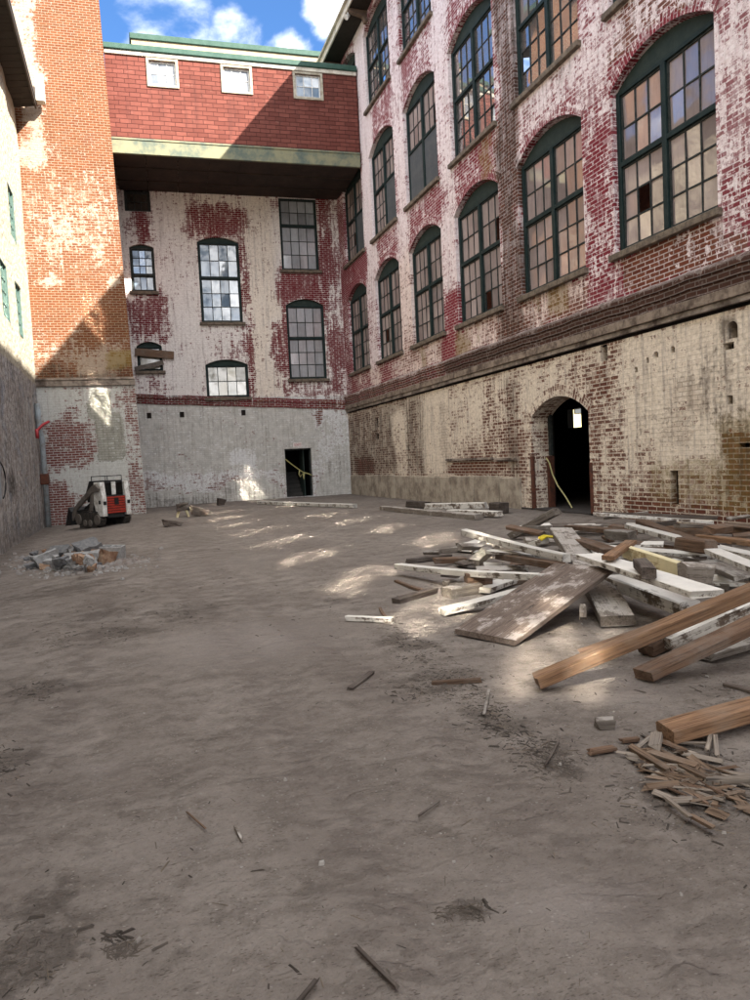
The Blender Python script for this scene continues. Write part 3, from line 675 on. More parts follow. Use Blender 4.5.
def rear_window(i, cols, rows, mats, seed, **kw):
    a, b, z0, sp, ap = FA[i]
    fo = make_window(rear, b - a, sp - z0, ap - sp, cols, rows, mats=mats, seed=seed, fr=.085, trans=.09, **kw)
    place_window(fo, WF, a, z0, .12, rear)
    return fo
rear_window(0, 4, (3, 2), ('green', 'muntin', 'pane_sky'), 3, tilt=.02, split_z=2.05)
rear_window(1, 4, (3, 2), ('green', 'muntin', 'pane_pale'), 4, tilt=.01, split_z=1.95)
rear_window(2, 4, (3, 2), ('green', 'muntin', 'pane_pale'), 5, tilt=.015, split_z=2.1)
rear_window(3, 3, (1, 3), ('muntin', 'muntin', 'pane_sky'), 6, split_z=.75)
rear_window(4, 3, (2,), ('muntin', 'muntin', 'pane_dark'), 7, sill=False)
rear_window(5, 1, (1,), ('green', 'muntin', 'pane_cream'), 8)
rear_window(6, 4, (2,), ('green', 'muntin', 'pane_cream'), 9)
# dark stairwell behind the far doorway
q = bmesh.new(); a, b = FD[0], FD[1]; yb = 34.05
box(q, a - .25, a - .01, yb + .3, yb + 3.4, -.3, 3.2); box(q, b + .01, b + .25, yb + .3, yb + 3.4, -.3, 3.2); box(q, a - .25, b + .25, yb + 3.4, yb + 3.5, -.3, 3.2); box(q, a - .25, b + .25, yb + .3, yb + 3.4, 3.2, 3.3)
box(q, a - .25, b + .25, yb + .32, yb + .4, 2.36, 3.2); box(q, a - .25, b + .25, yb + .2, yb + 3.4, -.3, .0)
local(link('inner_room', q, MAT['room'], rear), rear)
q = bmesh.new()
for k in range(6): box(q, a + .02, b - .3, yb + .75 + k * .3, yb + 3.3, .0 + k * .2, .2 + k * .2 - .005)
local(link('stair', q, plain('stair_timber', (.05,.046,.042), .8, scale=5), rear), rear)
q = bmesh.new(); p = WFL.P(a, 0, .22); box(q, a + .002, a + .07, p.y, p.y + .1, .02, 2.33); box(q, b - .07, b - .002, p.y - .06, p.y + .05, .02, 2.33); box(q, a + .07, b - .07, p.y - .04, p.y + .05, 2.26, 2.335); bevel(q, .006)
local(link('door_frame', q, MAT['muntin'], rear), rear)
q = bmesh.new(); box(q, b - .36, b - .3, p.y + .08, p.y + .95, .03, 2.24); bevel(q, .006); dl = link('door', q, MAT['green_board'], rear); local(dl, rear)
q = bmesh.new(); box(q, b - .4, b - .36, p.y + .8, p.y + .84, 1.0, 1.12); local(link('handle', q, MAT['rust'], dl), rear); 
for c in children(dl): c.location = (0, 0, 0)

# ================================================================== OVERHANGING GALLERY (red shingles)
gal = empty('overhanging_gallery', (5, 30.2, 14), 'red shingled upper gallery bridging the far corner, with three small white windows and green copings', 'gallery')
GF = Vector((10.11, 29.9, 0)) - UF * (10.11 / UF.x)
WG = Wall(GF, UF, NF, lambda u, z: (0, 0, 0, 0, 0, 0))
s = NT('red_shingle'); v = s.uv()
wv = s.n('VectorMath', operation='ADD'); s.l(v, wv.inputs[0]); w2 = s.n('VectorMath', operation='SCALE'); s.l(s.noise(v, 1.6, 3, .6, col=True), w2.inputs[0]); w2.inputs['Scale'].default_value = .05; s.l(w2.outputs[0], wv.inputs[1])
bt = s.n('TexBrick'); s.l(wv.outputs[0], bt.inputs['Vector']); bt.inputs['Scale'].default_value = 1; bt.inputs['Brick Width'].default_value = .42; bt.inputs['Row Height'].default_value = .172; bt.inputs['Mortar Size'].default_value = .011; bt.inputs['Mortar Smooth'].default_value = .3
bt.inputs['Color1'].default_value = (.108, .034, .026, 1); bt.inputs['Color2'].default_value = (.162, .055, .042, 1); bt.inputs['Mortar'].default_value = (.05, .015, .013, 1); bt.offset = .37; bt.offset_frequency = 2
sx = s.n('SeparateXYZ'); s.l(wv.outputs[0], sx.inputs[0]); saw = s.math('FRACT', s.math('DIVIDE', sx.outputs[1], .172))
nn = s.noise(v, 5, 6, .65); col = s.mix(s.math('MULTIPLY', s.rng(nn, .4, .75), .35), bt.outputs['Color'], (.12, .036, .03)); col = s.mix(s.math('MULTIPLY', s.rng(s.noise(v, 45, 3, .6), .55, .8), .3), col, (.26, .1, .075))
col = s.mix(s.math('MULTIPLY', s.rng(s.noise(s.mapping(v, scale=(2.2, .25, 1)), 1.6, 7, .65), .48, .68), .4), col, (.075, .028, .024)); col = s.mix(s.math('MULTIPLY', s.rng(s.noise(s.mapping(v, scale=(1, 2.2, 1), loc=(4, 4, 0)), 2.6, 5, .6), .62, .7), .35), col, (.25, .12, .095))
MAT['shingle'] = s.finish(col, .93, s.bump(s.math('ADD', s.math('MULTIPLY', s.math('SUBTRACT', 1.0, saw), .9), s.math('MULTIPLY', bt.outputs['Fac'], -.8)), .022, .9), spec=.15)
GW = [(1.62, 2.64), (4.5, 5.56), (7.44, 8.5)]
local(WG.build('wall', MAT['shingle'], -.02, 10.08, 14.74, 18.0, [(a, b, 16.86, 17.78, 17.78, .1) for a, b in GW], gal, cell=1.0), gal)
MAT['fascia_board'] = plain('ochre_green_board', (.21,.2,.12), .75, scale=1.1, c2=(.075,.1,.085))
q = bmesh.new(); box(q, -.02, 10.06, -.07, .05, 14.1, 14.62); box(q, -.02, 10.06, -.1, .02, 14.62, 14.7); bevel(q, .01)
ANG = math.atan2(UF.y, UF.x)
def gplace(o): o.matrix_local = Matrix.Translation(-Vector(gal.location)) @ Matrix.Translation(GF) @ Matrix.Rotation(ANG, 4, 'Z')
gplace(link('fascia', q, MAT['fascia_board'], gal))
q = bmesh.new()
for k in range(8): box(q, k * 1.26, min(10.06, k * 1.26 + 1.25), .05, 4.3, 14.16 + .006 * (k % 2), 14.22)
for yy in (1.4, 2.8): box(q, 0, 10.06, yy - .04, yy + .04, 14.11, 14.16)
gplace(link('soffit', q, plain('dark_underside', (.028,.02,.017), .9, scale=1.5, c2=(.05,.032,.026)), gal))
q = bmesh.new(); box(q, -.05, 10.08, -.13, 4.3, 18.06, 18.28); bevel(q, .02); gplace(link('coping', q, MAT['coping'], gal))
q = bmesh.new(); box(q, -.02, 10.06, -.06, .1, 17.9, 18.055); bevel(q, .01); gplace(link('trim', q, MAT['fascia'], gal))
MAT['pane_curtain'] = glass_material('curtained_glass', (.13,.15,.18), (.26,.28,.32), refl=.06, rough=.3)
MAT['white_sash'] = plain('white_sash', (.7,.69,.65), .6, scale=10)
MAT['white_frame'] = plain('peeling_white_frame', (.45,.41,.33), .8, scale=6, c2=(.26,.22,.165))
for i, (a, b) in enumerate(GW):
    q = bmesh.new(); t = .1
    box(q, -t, 0, -.05, .06, -t, .92 + .09); box(q, b - a, b - a + t, -.05, .06, -t, .92 + .09); box(q, 0, b - a, -.05, .06, -t, 0); box(q, .0, b - a, -.06, .06, .921, .92 + .085); bevel(q, .006)
    fo = link('window', q, MAT['white_frame'], gal)
    q = bmesh.new(); W_, H_ = b - a, .92
    for x0, x1, z0, z1 in ((.001, .06, .001, H_-.001), (W_ - .06, W_-.001, .001, H_-.001), (.06, W_ - .06, .001, .06), (.06, W_ - .06, H_ - .06, H_-.001)): box(q, x0, x1, .06, .1, z0, z1)
    for x in (W_ / 3, W_ * 2 / 3): box(q, x - .015, x + .015, .065, .095, .06, H_ - .06)
    box(q, .06, W_ - .06, .067, .093, H_ / 2 - .015, H_ / 2 + .015)
    link('sash', q, MAT['white_sash'], fo)
    cells = [(W_ * c / 3, W_ * (c + 1) / 3, H_ * r / 2, H_ * (r + 1) / 2) for c in range(3) for r in range(2)]
    pn = quad_panes(cells, .02, MAT['pane_curtain' if i < 2 else 'pane_sky'], 'pane', fo, 40 + i); pn.location = (0, .085, 0)
    place_window(fo, WG, a, 16.86, 0, gal)

# ================================================================== BRICK TOWER on the left
tow = empty('brick_tower', (-1.5, 30, 0), 'tall orange brick tower with flaking white base, between left wall and red gallery', 'tower')
TO = Vector((.32, 29.9, 0)) - UF * (.32 / UF.x)
TB = [(0, -4, .5, 9, 13.5, .8, .34), (0, -3, -1.4, 10, 12.6, .6, .44), (0, -2.95, -2.2, 13.2, 20, .16, .62), (0, -3.4, .4, 5.4, 6.6, .3, .44), (0, -1.6, -.2, 5.3, 6.3, .3, .6), (3, -4, .4, 5.0, 5.75, .12, .6), (4, -.4, .4, 5.5, 6.3, .12, .8), (0, -2.3, -1.2, 6, 8, .6, .45), (0, -4, .4, 8.78, 8.9, .04, .75), (0, -.9, -.1, 10, 11.8, .4, .5)]
WT = Wall(TO, UF, NF, lambda u, z: blobs(u, z, TB, (.16, .0, 0, .04, 0, .3)))
taper = lambda z: .02 + .0225 * (z - 5)
def tower_face(name, mat, wall, u0, u1, z0, z1):
    o = wall.build(name, mat, u0, u1, z0, z1, parent=tow, cell=.4)
    for vv in o.data.vertices:
        q = vv.co - TO; u = q.dot(UF)
        vv.co += UF * (-(max(0, vv.co.z) * .0225) * sstep(u0, u1, u))
    local(o, tow); return o
tower_face('wall', MAT['tower'], WT, -4.4, .36, 5.0, 23.6)
TL = [(0, -4, .4, -.5, 5, .1, .5), (0, -1.9, -.2, 1.2, 4.95, .2, .8), (2, -1.5, -.35, 1.9, 4.9, .15, .95), (0, -3.5, -2.2, 3.6, 5, .2, .82), (0, -2.3, -1.6, 2.0, 4.9, .3, .3), (0, -3.3, -1.6, 2.0, 3.4, .4, .3), (0, -2.9, -.5, .9, 1.9, .25, .78), (0, -3.3, -2.6, -.4, 1.2, .2, .2), (0, -2.6, -.3, -.4, .8, .2, .42), (0, -.25, .4, 0, 4.6, .1, .42), (3, -4, .4, -.5, .2, .15, .4)]
WTL = Wall(TO, UF, NF, lambda u, z: blobs(u, z, TL, (.5, .0, 0, .08, 0, .15)))
tower_face('wall', MAT['tower_low'], WTL, -4.4, .4, -.8, 5.0)
q = bmesh.new(); box(q, -4.4, .3, 0, .1, 5.0, 5.22); box(q, -4.4, .28, -.04, .1, 5.221, 5.3); bevel(q, .012)
o = link('ledge', q, MAT['belt_wood'], tow); o.matrix_local = Matrix.Translation(-Vector(tow.location)) @ Matrix.Translation(TO - NF * .09) @ Matrix.Rotation(ANG, 4, 'Z')
sd = bmesh.new(); uvl = sd.loops.layers.uv.new('UVMap')
for z0, z1 in ((-.8, 5), (5, 14), (14, 23.6)):
    A = [TO + UF * (.35 - max(0, z) * .0225) + Vector((-.004 * d, d, z)) for z, d in ((z0, .012), (z0, 5), (z1, 5), (z1, .012))]
    f = sd.faces.new([sd.verts.new(p) for p in A])
    for lp, c in zip(f.loops, ((0, z0), (5, z0), (5, z1), (0, z1))): lp[uvl].uv = c
o = link('side_wall', sd, MAT['tower'], tow); WT.stamp(o); local(o, tow)
q = bmesh.new(); box(q, -4.5, .0, -.12, 5, 23.6, 23.9); bevel(q, .02); o = link('coping', q, MAT['coping'], tow); o.matrix_local = Matrix.Translation(-Vector(tow.location)) @ Matrix.Translation(TO) @ Matrix.Rotation(ANG, 4, 'Z')

# ================================================================== LEFT BUILDING (rough stucco over rubble)
XL = -3.25
lef = empty('stucco_building', (XL, 20, 0), 'rough stucco covered building along the left edge with small green windows and deep dark eave', 'building')
s = NT('rough_stucco'); v = s.uv(); P = s.attr('paint'); S = s.attr('stain')
st = s.noise(s.mapping(v, scale=(4.5, .45, 1)), 1.5, 8, .7); sp2 = s.noise(v, 5, 9, .75); sp3 = s.noise(v, .8, 6, .6); peb = s.n('TexVoronoi'); s.l(v, peb.inputs['Vector']); peb.inputs['Scale'].default_value = 5.5
low = s.mix(s.rng(st, .42, .58), (.5, .465, .44), (.22, .19, .17)); low = s.mix(s.rng(sp2, .5, .6), low, (.52, .5, .49)); low = s.mix(s.math('MULTIPLY', s.rng(s.noise(s.mapping(v, scale=(9, 1.2, 1)), 2.2, 7, .7), .56, .66), .8), low, (.06, .05, .044)); low = s.mix(s.math('MULTIPLY', s.rng(sp3, .5, .68), .6), low, (.24, .27, .32))
hi = s.mix(s.rng(sp2, .38, .68), (.52, .48, .39), (.33, .29, .22)); hi = s.mix(s.math('MULTIPLY', s.rng(st, .5, .66), .5), hi, (.3, .25, .17))
col = s.mix(s.rng(s.math('ADD', P[0], s.math('MULTIPLY', s.math('SUBTRACT', sp2, .5), .6)), .42, .58), low, hi)
col = s.mix(s.math('MULTIPLY', s.rng(s.math('ADD', S[0], s.math('MULTIPLY', s.math('SUBTRACT', sp2, .5), 1.2)), .4, .8), .85), col, (.05, .042, .036))
col = s.mix(P[1], col, (.42, .47, .52))
MAT['stucco'] = s.finish(col, .95, s.bump(s.math('ADD', s.math('ADD', st, s.math('MULTIPLY', sp2, 1.2)), s.math('MULTIPLY', peb.outputs['Distance'], -.8)), .07, 1.0), spec=.15)
LW = [(0, -14, 31, 5.15, 16, .12, 1.0), (3, -14, 31, -.8, .6, .4, .55), (1, 18.5, 20.9, 1.0, 4.4, .12, .85), (3, 22, 23.2, .9, 2.0, .3, .7), (3, 24, 26, 3, 5.2, .3, .5)]
WLt = Wall((XL, 0, 0), (0, 1, 0), (-1, 0, 0), lambda u, z: blobs(u, z, LW, (0, 0, 0, .12, 0, 0)), .35)
L_OP = [(21.3 + 2.85 * k, 6.35) for k in (2, 1, 0, -1, -2, -3, -4, -5, -6, -7)] + [(-1.15, 6.55), (-3.45, 6.7)] + [(21.3 + 2.85 * k, 9.55) for k in (2, 0, -2, -4, -5, -6, -7, -8)] + [(23.1, 9.55)]
lw_ops = [(y - .62, y + .62, z, z + 1.72, z + 1.72, .12) for y, z in L_OP]
slots = [(27.6, 27.85, 3.4, 4.4, 4.4, .2), (26.6, 26.85, 3.6, 4.9, 4.9, .2), (29.0, 29.3, 3.9, 4.6, 4.6, .2), (25.2, 25.4, 2.9, 3.3, 3.3, .15), (24.6, 24.9, .9, 1.2, 1.25, .15)]
o = WLt.build('wall', MAT['stucco'], -14, 30.4, -.9, 15.6, lw_ops + slots, lef, cell=.4)
for vv in o.data.vertices:
    if vv.co.x > XL - .02: 
        n1 = mnoise.noise(Vector((vv.co.y * .9, vv.co.z * .35, 3))); vv.co.x += .05 * n1 - .03
local(o, lef)
q = bmesh.new()
for h in slots: box(q, XL - h[5] - .05, XL - h[5] - .02, h[0] - .05, h[1] + .05, h[2] - .05, h[4] + .05)
local(link('hole_back', q, MAT['hole'], lef), lef)
# old wavy panes: bright enough to throw the sun down onto the yard
s = NT('sunlit_old_glass'); v = s.uv(); gl = s.n('BsdfGlossy'); gl.inputs['Roughness'].default_value = .057; gl.inputs['Color'].default_value = (.97, .95, .9, 1)
df = s.n('BsdfDiffuse'); df.inputs[0].default_value = (.1, .14, .13, 1); mx = s.n('MixShader'); mx.inputs[0].default_value = .93; s.l(df.outputs[0], mx.inputs[1]); s.l(gl.outputs[0], mx.inputs[2]); s.l(mx.outputs[0], s.out.inputs[0]); MAT['sun_pane'] = s.m
MAT['teal'] = plain('teal_frame', (.04,.085,.075), .7, scale=6, c2=(.09,.14,.12))
lw0 = []
for i, (y, z) in enumerate(L_OP):
    if i < 4: 
        fo = make_window(lef, 1.24, 1.72, 0, 3, (4,), mats=('teal', 'teal', 'sun_pane'), tilt=.0042, seed=70 + i, sill=False, fr=.06, bar=.03); lw0.append(fo)
    else: fo = copy_tree(lw0[i % 4], lef)
    place_window(fo, WLt, y - .62, z, .06, lef)
# eave: boarded underside, edge board and its white end return
q = bmesh.new(); y = -14
while y < 29.9:
    prism(q, [(XL - 1.2, 15.02), (-2.58, 15.32), (-2.58, 15.36), (XL - 1.2, 15.06)], 'y', y, min(29.86, y + .4)); y += .42
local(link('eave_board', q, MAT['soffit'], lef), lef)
q = bmesh.new(); prism(q, [(XL - 6, 14.0), (-2.5, 15.37), (-2.5, 15.46), (XL - 6, 17.4)], 'y', -14, 29.86); local(link('roof', q, MAT['roof'], lef), lef)
q = bmesh.new(); box(q, -2.58, -2.52, -14, 29.86, 15.22, 15.369); bevel(q, .006); local(link('edge_board', q, plain('eave_edge', (.05,.04,.033), .8), lef), lef)
q = bmesh.new(); box(q, -2.5, -2.2, 29.5, 29.85, 15.38, 16.35); bevel(q, .01); local(link('end_return', q, MAT['fascia'], lef), lef)

# ================================================================== GROUND
GP = lambda px, py: G(px, py)
mud_blobs = []   # (x, y, radius, kind, amount): 0 dark damp / mulch, 1 pale dust
for px, py, r, k, a in ((15, 965, .25, 0, .6), (412, 645, 0.3, 0, 0.6), (40, 690, 0.4, 0, 0.5), (180, 612, 0.8, 0, 0.45), (120, 632, 0.6, 0, 0.5), (560, 765, 0.2, 0, 0.5), (440, 689, 0.25, 0, 0.5), (500, 728, 0.22, 0, 0.6), (450, 677, 0.3, 0, 0.6), (120, 950, .1, 0, .5), (40, 905, .2, 0, .5), (470, 912, .1, 0, .6), (480, 715, .22, 0, .5), (545, 757, .2, 0, .45), (430, 680, .3, 0, .4), (395, 640, .3, 0, .5), (330, 600, .8, 0, .35), (5, 760, .25, 0, .6), (95, 615, .8, 0, .45), (200, 600, 1.0, 0, .25),
                         (110, 560, 1.8, 0, .35), (60, 590, 1.2, 0, .5), (300, 520, 2.5, 0, .25), (700, 800, .3, 0, .5), (210, 950, .5, 0, .2), (20, 700, .6, 0, .3), (350, 540, 2, 0, .2), (150, 540, 1.5, 0, .3),
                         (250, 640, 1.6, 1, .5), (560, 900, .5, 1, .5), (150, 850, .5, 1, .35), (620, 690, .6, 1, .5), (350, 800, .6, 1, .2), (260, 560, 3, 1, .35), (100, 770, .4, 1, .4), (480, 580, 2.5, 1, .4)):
    p = GP(px, py); mud_blobs.append((p.x, p.y, r, k, a))
def axis(a, b, fine_a, fine_b, step, far=400):
    xs = [fine_a + step * i for i in range(int((fine_b - fine_a) / step) + 1)]
    d = step * 2; x = xs[-1]
    while x < far: x += d; xs.append(x); d *= 1.45
    d = step * 2; x = xs[0]
    while x > -far: x -= d; xs.insert(0, x); d *= 1.45
    return xs
xs = axis(0, 0, -3.6, 10.4, .075); ys = [1.0 + .06 * i for i in range(150)] + [10.0 + .12 * i for i in range(206)]
d = .25; y = ys[-1]
while y < 400: y += d; ys.append(y); d *= 1.45
d = .12; y = ys[0]
while y > -400: y -= d; ys.insert(0, y); d *= 1.45
def relief(x, y):
    if not (-4 < x < 11 and -3 < y < 36): return 0
    k = .016 * mnoise.fractal(Vector((x * .9, y * .9, 1)), 1, 2, 5) + .007 * mnoise.noise(Vector((x * 5, y * 5, 4))) + .004 * mnoise.noise(Vector((x * 13, y * 13, 2)))
    # wheel ruts running down the yard
    for c, w in ((.55, .2), (1.35, .2), (-.7, .22)):
        cx = c + .25 * math.sin(y * .23 + c); t = abs(x - cx) / w
        if t < 1.4: k += (-.012 * (1 - t * t) if t < 1 else .004 * (1.4 - t)) * (.5 + .5 * mnoise.noise(Vector((x, y * .5, 9))))
    return k
nv = []; cols = []
for y in ys:
    for x in xs:
        nv.append((x, y, gz(x, y) + relief(x, y)))
        dk = pl = 0
        if -4 < x < 11 and 0 < y < 36:
            for bx, by, r, kd, a in mud_blobs:
                q2 = ((x - bx) ** 2 + (y - by) ** 2) / (r * r)
                if q2 < 4:
                    w = a * math.exp(-q2 * 1.2)
                    if kd == 0: dk = max(dk, w)
                    else: pl = max(pl, w)
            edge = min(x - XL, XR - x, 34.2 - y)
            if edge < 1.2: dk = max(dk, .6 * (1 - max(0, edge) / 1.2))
            rut = 0
            for c in (.55, 1.35, -.7): rut = max(rut, 1 - abs(x - c - .25 * math.sin(y * .23 + c)) / .3)
        else: rut = 0
        cols.append((dk, pl, max(0, rut), 1))
nx = len(xs); fc = [(j * nx + i, j * nx + i + 1, (j + 1) * nx + i + 1, (j + 1) * nx + i) for j in range(len(ys) - 1) for i in range(nx - 1)]
me = bpy.data.meshes.new('ground'); me.from_pydata(nv, [], fc); me.update()
ca = me.color_attributes.new('mud', 'FLOAT_COLOR', 'POINT')
ca.data.foreach_set('color', [c for t in cols for c in t])
for p in me.polygons: p.use_smooth = True
gr = bpy.data.objects.new('ground', me); COL.objects.link(gr); tag(gr, kind='structure')
s = NT('yard_dirt'); tc = s.n('TexCoord').outputs['Object']; A = s.attr('mud')
n1 = s.noise(tc, .55, 8, .65); n2 = s.noise(tc, 4.5, 8, .7); n3 = s.noise(tc, 26, 6, .7); n4 = s.noise(tc, 95, 3, .6)
warp = s.n('VectorMath', operation='ADD'); s.l(tc, warp.inputs[0]); wsn = s.n('VectorMath', operation='SCALE'); s.l(s.noise(tc, 2.5, 4, .6, col=True), wsn.inputs[0]); wsn.inputs['Scale'].default_value = .5; s.l(wsn.outputs[0], warp.inputs[1])
rip = s.n('TexWave', wave_type='BANDS', bands_direction='DIAGONAL'); s.l(s.mapping(warp.outputs[0], scale=(.6, 1.4, 1)), rip.inputs['Vector']); rip.inputs['Scale'].default_value = 2.4; rip.inputs['Distortion'].default_value = 9; rip.inputs['Detail'].default_value = 5; rip.inputs['Detail Scale'].default_value = 2
col = s.mix(s.rng(n1, .35, .68), (.188, .161, .141), (.262, .23, .204))
scr = s.noise(s.mapping(warp.outputs[0], scale=(.5, 2.6, 1), rot=(0, 0, .35)), 2.2, 8, .72)
col = s.mix(s.math('MULTIPLY', s.rng(scr, .5, .66), .5), col, (.1, .083, .071))
col = s.mix(s.math('MULTIPLY', s.rng(s.noise(s.mapping(warp.outputs[0], scale=(1.8, .35, 1), rot=(0, 0, .2)), 1.6, 7, .7), .53, .68), .45), col, (.29, .255, .228))
col = s.mix(s.math('MULTIPLY', s.rng(n2, .42, .66), .6), col, (.11, .092, .079))
col = s.mix(s.math('MULTIPLY', s.rng(n3, .5, .72), .32), col, (.32, .285, .26))
col = s.mix(s.math('MULTIPLY', s.rng(s.noise(s.mapping(tc, loc=(3, 9, 0)), 40, 5, .7), .55, .7), .32), col, (.1, .082, .072))
col = s.mix(s.math('MULTIPLY', s.rng(n4, .6, .8), .16), col, (.42, .385, .36))
for sc_, lo_, colr, loc_, rot_, st_ in ((38, .9, (.075, .06, .05), (0, 0, 0), .4, (1, 3.2, 1)), (30, .92, (.08, .056, .046), (5, 2, 0), -.7, (1, 3.6, 1)), (60, .97, (.36, .33, .3), (9, 4, 0), 0, (1, 1.3, 1)), (70, .86, (.075, .062, .053), (3, 8, 0), 1.3, (1, 2.2, 1)), (24, .985, (.24, .2, .16), (1, 7, 0), 1.0, (1, 5, 1))):
    vo = s.n('TexVoronoi'); s.l(s.mapping(tc, scale=st_, loc=loc_, rot=(0, 0, rot_)), vo.inputs['Vector']); vo.inputs['Scale'].default_value = sc_; sv = s.n('SeparateColor'); s.l(vo.outputs['Color'], sv.inputs[0])
    gate = s.math('GREATER_THAN', s.math('ADD', sv.outputs[0], s.math('MULTIPLY', s.math('SUBTRACT', n2, .5), .9)), lo_)
    col = s.mix(s.math('MULTIPLY', s.math('MULTIPLY', gate, s.rng(vo.outputs['Distance'], .22, .42, 1.0, 0.0)), .6), col, colr)
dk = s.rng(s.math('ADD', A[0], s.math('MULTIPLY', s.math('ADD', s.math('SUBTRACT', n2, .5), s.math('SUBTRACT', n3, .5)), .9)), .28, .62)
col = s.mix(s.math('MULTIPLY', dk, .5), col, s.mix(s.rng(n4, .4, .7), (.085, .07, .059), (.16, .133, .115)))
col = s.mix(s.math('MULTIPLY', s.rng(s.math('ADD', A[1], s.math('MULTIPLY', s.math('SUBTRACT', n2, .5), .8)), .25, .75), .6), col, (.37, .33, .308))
col = s.mix(s.math('MULTIPLY', s.math('MULTIPLY', A[2], s.rng(n2, .35, .6)), .4), col, (.17, .142, .128))
h = s.math('ADD', s.math('MULTIPLY', n2, 1.6), s.math('MULTIPLY', n3, .8)); h = s.math('ADD', h, s.math('MULTIPLY', n4, .16)); h = s.math('ADD', h, s.math('MULTIPLY', rip.outputs['Fac'], .38)); h = s.math('ADD', h, s.math('MULTIPLY', dk, .4))
so = s.n('SeparateXYZ'); s.l(warp.outputs[0], so.inputs[0]); td = s.math('SINE', s.math('ADD', s.math('MULTIPLY', so.outputs[1], 44.0), s.math('MULTIPLY', so.outputs[0], 20.0)))
h = s.math('ADD', h, s.math('MULTIPLY', s.math('MULTIPLY', s.rng(td, -.1, .5), A[2]), s.math('MULTIPLY', s.rng(n2, .38, .62), .5)))
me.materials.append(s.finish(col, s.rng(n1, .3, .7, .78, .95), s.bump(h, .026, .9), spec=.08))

# ================================================================== LOOSE THINGS
MAT['w_orange'] = wood_material('fresh_orange_timber', (.33,.195,.112), (.16,.09,.052), greyk=.45, grey=(.26,.21,.165))
MAT['w_split'] = wood_material('split_brown_wood', (.2,.135,.09), (.12,.083,.058), greyk=.6, grey=(.2,.168,.138))
MAT['w_splitgrey'] = wood_material('split_grey_wood', (.27,.23,.19), (.17,.14,.115), greyk=.5)
MAT['w_brown'] = wood_material('brown_timber', (.175,.108,.07), (.11,.07,.048), greyk=.5)
MAT['w_dark'] = wood_material('weathered_dark_timber', (.12,.095,.08), (.065,.052,.045), greyk=.5)
MAT['w_grey'] = wood_material('weathered_grey_timber', (.2,.175,.15), (.12,.1,.085), greyk=.5, paint=(.36,.33,.3), cover=.3)
MAT['w_white'] = wood_material('white_painted_timber', (.2,.16,.12), (.13,.105,.085), paint=(.72,.69,.64), cover=.58)
MAT['w_flake'] = wood_material('flaking_painted_timber', (.17,.125,.095), (.1,.078,.062), paint=(.64,.61,.56), cover=.55)
MAT['w_door'] = wood_material('scuffed_brown_board', (.11,.082,.066), (.17,.132,.11), greyk=.6, grey=(.22,.185,.16), paint=(.42,.37,.34), cover=.16)
MAT['w_cream'] = wood_material('cream_sunlit_timber', (.5,.4,.22), (.36,.27,.14), greyk=.2, paint=(.68,.6,.38), cover=.6)

def plank(name, p0, p1, w, t, mat, label, cat='plank', group=None, tilt=0.0, seed=None, jag=.006, segs=6, bow=.0, side=None):
    """a length of timber from p0 to p1 (middle of its end faces); local x runs along it"""
    r = random.Random(seed if seed is not None else hash((round(p0[0], 3), round(p1[1], 3))) & 0xffff)
    p0, p1 = Vector(p0), Vector(p1); d = p1 - p0; L = d.length; X = d.normalized()
    Y = (side or Vector((0, 0, 1))).cross(X)
    if Y.length < .05: Y = Vector((1, 0, 0)).cross(X)
    Y.normalize(); Z = X.cross(Y)
    if tilt: Y, Z = Y * math.cos(tilt) + Z * math.sin(tilt), Z * math.cos(tilt) - Y * math.sin(tilt)
    c = min(w, t) * .09; hw, ht = w / 2, t / 2
    prof = [(-hw + c, -ht), (hw - c, -ht), (hw, -ht + c), (hw, ht - c), (hw - c, ht), (-hw + c, ht), (-hw, ht - c), (-hw, -ht + c)]
    bm = bmesh.new(); rings = []
    old = mat in ('w_grey', 'w_white', 'w_flake', 'w_dark', 'w_brown') and L > .3
    twist = r.uniform(-.09, .09) if old else 0; side_bow = r.uniform(-.012, .012) * L if old else 0; ragged = min(.035, w * .2) if old and r.random() < .65 else 0
    for i in range(segs + 1):
        f = i / segs; x = L * f; ring = []
        b = bow * math.sin(math.pi * f); tw = twist * (f - .5); lb = side_bow * math.sin(math.pi * f)
        for y, z in prof:
            k = min(w, t) * .025
            ex = r.uniform(-jag, jag) * (2.5 if i in (0, segs) else 0)
            yy, zz = y * math.cos(tw) - z * math.sin(tw), y * math.sin(tw) + z * math.cos(tw)
            if i in (0, segs) and ragged: ex += r.uniform(-1, 1) * ragged
            ring.append(bm.verts.new((x + ex, yy + lb + r.uniform(-k, k), zz + b + r.uniform(-k, k))))
        rings.append(ring)
    for a, b in zip(rings, rings[1:]):
        for k in range(8): bm.faces.new((a[k], a[(k + 1) % 8], b[(k + 1) % 8], b[k]))
    bm.faces.new(rings[0][::-1]); bm.faces.new(rings[-1])
    o = link(name, bm, MAT[mat])
    m = Matrix.Identity(4)
    for i, a in enumerate((X, Y, Z)):
        for j in range(3): m[j][i] = a[j]
        m[i][3] = p0[i]
    o.matrix_world = m
    return tag(o, label, cat, group)

def ext(a, b, k): a, b = Vector(a), Vector(b); return a + (b - a) * k
HEAP = 'timbers of the demolition heap'
def tim(a, b, w, t, mat, label, k=1.0, tilt=0.0, cat='plank', name='plank', k0=0.0, bow=0.0, segs=6):
    p0, p1 = G(*a), G(*b)
    return plank(name, ext(p0, p1, -k0), ext(p0, p1, k), w, t, mat, label, cat, HEAP, tilt, bow=bow, segs=segs)

